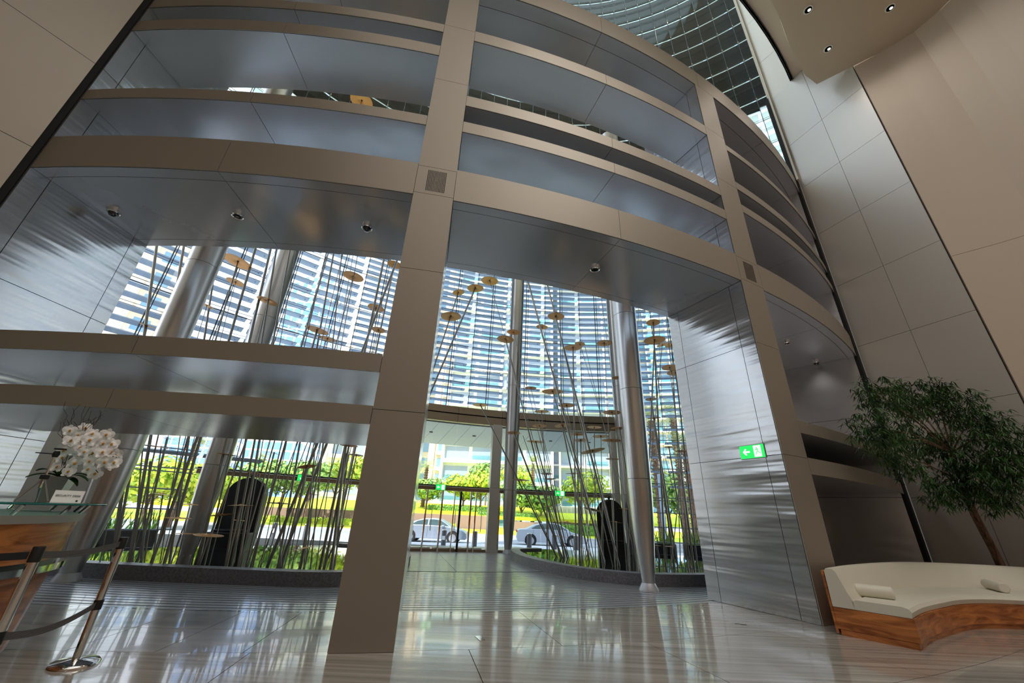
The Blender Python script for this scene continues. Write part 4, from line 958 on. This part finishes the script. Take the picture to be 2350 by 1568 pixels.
# cars
def car(x, y, z, L, m, glass, lab, rear=True, h=1.47):
    o = empty('car', (x, y, z), label=lab, cat='car')
    s = L / 4.7; W_ = .9
    low = [(-2.3, .35), (-2.33, .62), (-2.28, .92), (-2.1, 1.0), (-1.55, 1.03), (-1.0, 1.05), (.75, 1.02), (1.4, .93), (2.0, .80), (2.28, .62), (2.33, .40), (2.25, .25), (-2.2, .25)]
    top = [(-1.75, 1.0), (-1.15, 1.28), (-.55, 1.44), (.0, 1.47), (.5, 1.42), (.95, 1.2), (1.38, .93)]
    def extr(prof, w0, w1, name, mm, tumble=0):
        n = len(prof); vs = []
        for sgn, ww in ((-1, w0), (1, w1)):
            vs += [(a * s, sgn * (ww - tumble * max(0, b - .95)), b) for a, b in prof]
        MB().add(vs, [tuple(range(n)), tuple(range(n, 2 * n))[::-1]] + [(i, (i + 1) % n, n + (i + 1) % n, n + i) for i in range(n)]).obj(name, mm, o, bevel=.03)
    extr(low, W_, W_, 'body', m); extr(top, W_ * .93, W_ * .93, 'roof', m, .35)
    g1 = [(-1.35, 1.06), (-1.0, 1.27), (-.5, 1.38), (-.3, 1.39), (-.3, 1.06)]; g2 = [(-.22, 1.06), (-.22, 1.39), (.1, 1.4), (.5, 1.36), (.85, 1.18), (1.1, 1.03)]
    for gp in (g1, g2):
        n = len(gp)
        for sgn in (-1, 1):
            vs = [(a * s, sgn * (W_ * .93 - .35 * max(0, b - .95) + .012), b) for a, b in gp] + [(a * s, sgn * (W_ * .93 - .35 * max(0, b - .95) - .01), b) for a, b in gp]
            MB().add(vs, [tuple(range(n)), tuple(range(n, 2 * n))[::-1]] + [(i, (i + 1) % n, n + (i + 1) % n, n + i) for i in range(n)]).obj('side_window', glass, o)
    for xx in (-1.38, 1.42):
        for sgn in (-1, 1):
            MB().lathe([(.4, -.01), (.4, .01)], 24, (xx * s, sgn * (W_ + .002), .36), M=Matrix.Rotation(PI / 2, 3, 'X')).obj('wheel_arch', DARKM, o)
            M = Matrix.Rotation(PI / 2, 3, 'X')
            w = MB().lathe([(.33, -.11), (.33, .11)], 28, (xx * s, sgn * (W_ - .06), .33), M=M).obj('wheel', mat('tyre', (.02, .02, .02, 1), .8), o)
            MB().lathe([(.23, -.118), (.23, .118), (.05, .13)], 20, (xx * s, sgn * (W_ - .06), .33), M=M).obj('rim', mat('rim', (.6, .62, .66, 1), .3, .8), w)
    for sgn in (-1, 1):
        MB().box((-2.2 * s, sgn * .66, .86), (.3, .45, .13)).obj('tail_light', mat('tail_red', (.6, .01, .03, 1), .3), o, bevel=.02)
        MB().box((2.12 * s, sgn * .68, .62), (.3, .36, .12)).obj('headlight', CHROME, o, bevel=.02)
        MB().box((.75 * s, sgn * 1.0, 1.02), (.18, .16, .12)).obj('mirror', m, o, bevel=.02)
    MB().box((-2.34 * s, 0, .5), (.02, .5, .12)).obj('number_plate', WHITE, o)
    mb = MB()
    for xx in (-.26, .95, -1.2):
        for sgn in (-1, 1): mb.box((xx * s, sgn * (W_ + .001), .66), (.012, .004, .66))
    mb.obj('door_gaps', DARKM, o)
TINT = mat('car_glass', (.06, .1, .11, 1), .08, 0, spec=.9)
car(pxw(1000, 29.5), 29.5, -.52, 4.75, mat('car_silver', srgb(150, 160, 176), .3, .4), TINT, 'silver saloon car seen through the glass doors on the road')
car(pxw(1262, 30.5), 30.5, -.52, 4.8, mat('car_white', srgb(190, 196, 208), .3, .1), TINT, 'white saloon car with red tail light behind the right pool rods')
# shelter wall behind white car
fw_ = empty('boundary_fence', (pxw(1360, 52), 52, -.5), label='tall pale grey boarded fence behind the front of the white car', cat='fence')
for i in range(22):
    MB().box((-5.5 + i * .52, 0, 1.5), (.49, .08 if i % 2 else .1, 3.0)).obj('board', mat('pale_board', srgb(170, 168, 158), .8), fw_)
# lamp posts
for (x, Y, lab) in ((1520, 27, 'pale blue lamp post behind the louvres at right'),):
    MB().tube([(0, 0, 0), (0, 0, 4.6)], [.14, .09], 12).obj('lamp_post', mat('post_blue', srgb(150, 176, 206), .4), None, loc=(pxw(x, Y), Y, -.4), label=lab, cat='lamp post')

# ------------------------------------------------------------------ buildings
WIN = mat('window_blue', srgb(120, 160, 195), .12, 0, spec=.8)
WIND = mat('window_dark', srgb(150, 164, 184), .15, 0, spec=.8)
BEIGE = mat('stone_beige', srgb(232, 216, 200), .8); PINK = mat('stone_grey', srgb(196, 186, 186), .8)
BWHITE = mat('render_white', srgb(240, 238, 236), .8); GREYB = mat('clad_grey', srgb(168, 176, 190), .6)
BGLASS = mat('tower_glass', srgb(110, 150, 205), .2, .2, spec=.8)
def tower(cx, cy, w, d, h, rz, wall, win, lab, style, fl=3.3, bay=3.2, maxp=280):
    o = empty('tower_block', (cx, cy, -.6), rz, label=lab, cat='building')
    MB().box((0, 0, h / 2), (w, d, h)).obj('wall', wall, o)
    nb = max(1, int(w / bay)); nf = int(h / fl); bw = w / nb; cnt = 0; rest = MB(); restw = MB()
    if style == 'slab': wm = MB().box((0, 0, 0), (bw * .86, .14, fl * .62)).mesh('window', win)
    elif style == 'stone': wm = MB().box((0, 0, 0), (bw * .42, .14, fl * .62)).mesh('window', win)
    else: wm = MB().box((0, 0, 0), (bw * .8, .14, fl * .8)).mesh('window', win)
    for f in range(nf):
        z = (f + .5) * fl
        for b in range(nb):
            x = -w / 2 + (b + .5) * bw
            if cnt < maxp:
                q = bpy.data.objects.new('window', wm); q.location = (x, -d / 2 - .03, z); link(q, o); cnt += 1
            else: restw.box((x, -d / 2 - .03, z), (bw * (.86 if style == 'slab' else .45), .14, fl * .62))
        for k in range(max(1, int(d / bay))):
            for sg in (-1, 1): restw.box((sg * (w / 2 + .02), -d / 2 + (k + .5) * bay, z), (.14, bay * .5, fl * .6))
        if style == 'slab':
            MB().box((0, -d / 2 - .5, f * fl), (w + .3, 1.1, .35)).obj('floor_slab', BWHITE, o)
            for b in range(nb):
                if (b + f) % 3 != 0: rest.box((-w / 2 + (b + .5) * bw, -d / 2 - .98, f * fl + .65), (bw * .8, .05, .9))
        elif style == 'stone':
            for b in range(nb):
                if b % 2 == 0: rest.box((-w / 2 + (b + .5) * bw, -d / 2 - .35, f * fl + .5), (bw * .6, .7, .8))
    if style == 'stone':
        for b in range(0, nb + 1): MB().box((-w / 2 + b * bw, -d / 2 - .2, h / 2), (bw * .22, .45, h)).obj('rib', wall, o)
    if style == 'slab':
        for b in range(0, nb + 1, 2): MB().box((-w / 2 + b * bw, -d / 2 - .45, h / 2), (.4, 1.0, h)).obj('fin', BWHITE, o)
    if rest.v: rest.obj('balcony_fronts', GLASSG if style == 'slab' else BWHITE, o, kind='stuff')
    if restw.v: restw.obj('more_windows', win, o, kind='stuff')
tower(pxw(978, 92), 98, 15, 12, 96, .0, BEIGE, WIN, 'beige stone tower with tall blue windows above the glass doors', 'stone', 3.4, 3.4)
tower(pxw(1040, 112), 120, 13, 12, 90, .12, PINK, WIND, 'grey violet tower with many small balconies beside the beige one', 'stone', 3.1, 2.2)
tower(pxw(1140, 70), 76, 19, 12, 92, -.06, BWHITE, WIND, 'white apartment block with long balconies on both sides of the slim column', 'slab', 3.3, 4.0)
tower(pxw(1288, 96), 104, 13, 12, 95, -.3, GREYB, WIND, 'twisted grey glass block with white floor bands right of the white flats', 'slab', 3.3, 3.0)
tower(pxw(1385, 76), 82, 14, 12, 98, -.12, GREYB, WIND, 'grey blue glass block with white bands above the grey entrance pier', 'slab', 3.5, 3.6)
tower(pxw(1540, 100), 108, 24, 12, 90, -.2, BEIGE, WIN, 'pale tower with blue windows behind the louvres at right', 'slab', 3.3, 3.0)
tower(pxw(608, 190), 190, 26, 18, 118, .1, BWHITE, BGLASS, 'far blue glass tower left of the lower left view', 'glass', 4, 4, 150)
tower(pxw(560, 220), 220, 20, 18, 60, .1, BWHITE, BGLASS, 'far low blue tower next to the pool column', 'glass', 4, 4, 100)
tower(pxw(668, 270), 270, 24, 18, 62, .1, BWHITE, BGLASS, 'far white and blue tower in the middle distance above the palm', 'glass', 4, 4, 120)
tower(pxw(455, 200), 190, 26, 18, 44, .3, BWHITE, BGLASS, 'far blue striped tower left of the pool column', 'glass', 4, 3, 120)
tower(pxw(800, 84), 88, 13, 12, 82, .1, BWHITE, WIND, 'white unfinished concrete tower beside the centre pier', 'stone', 3.6, 3.6)
tower(-64, 42, 30, 14, 62, .95, BEIGE, WIN, 'beige block with framed windows behind the louvres at far left', 'stone', 3.6, 3.8)
# tower crane
cr = empty('tower_crane', (pxw(772, 84), 84, -.5), label='blue tower crane with red jib in front of the unfinished white tower', cat='crane')
mb = MB()
for sx_ in (-.8, .8):
    for sy_ in (-.8, .8): mb.tube([(sx_, sy_, 0), (sx_, sy_, 22)], .12, 5)
for i in range(11):
    mb.tube([(-.8, -.8, i * 2), (.8, -.8, i * 2 + 2)], .08, 4); mb.tube([(.8, -.8, i * 2), (-.8, -.8, i * 2 + 2)], .08, 4)
mb.obj('mast', mat('crane_blue', srgb(60, 120, 200), .5), cr)
mb = MB()
for z in (22, 23.2): mb.tube([(-9, 0, z), (12, 0, z - 2)], .1, 5)
for i in range(14): mb.tube([(-9 + i * 1.5, 0, 22 - i * .143), (-8.2 + i * 1.5, 0, 23.2 - i * .15)], .07, 4)
mb.obj('jib', mat('crane_red', srgb(210, 80, 60), .5), cr)
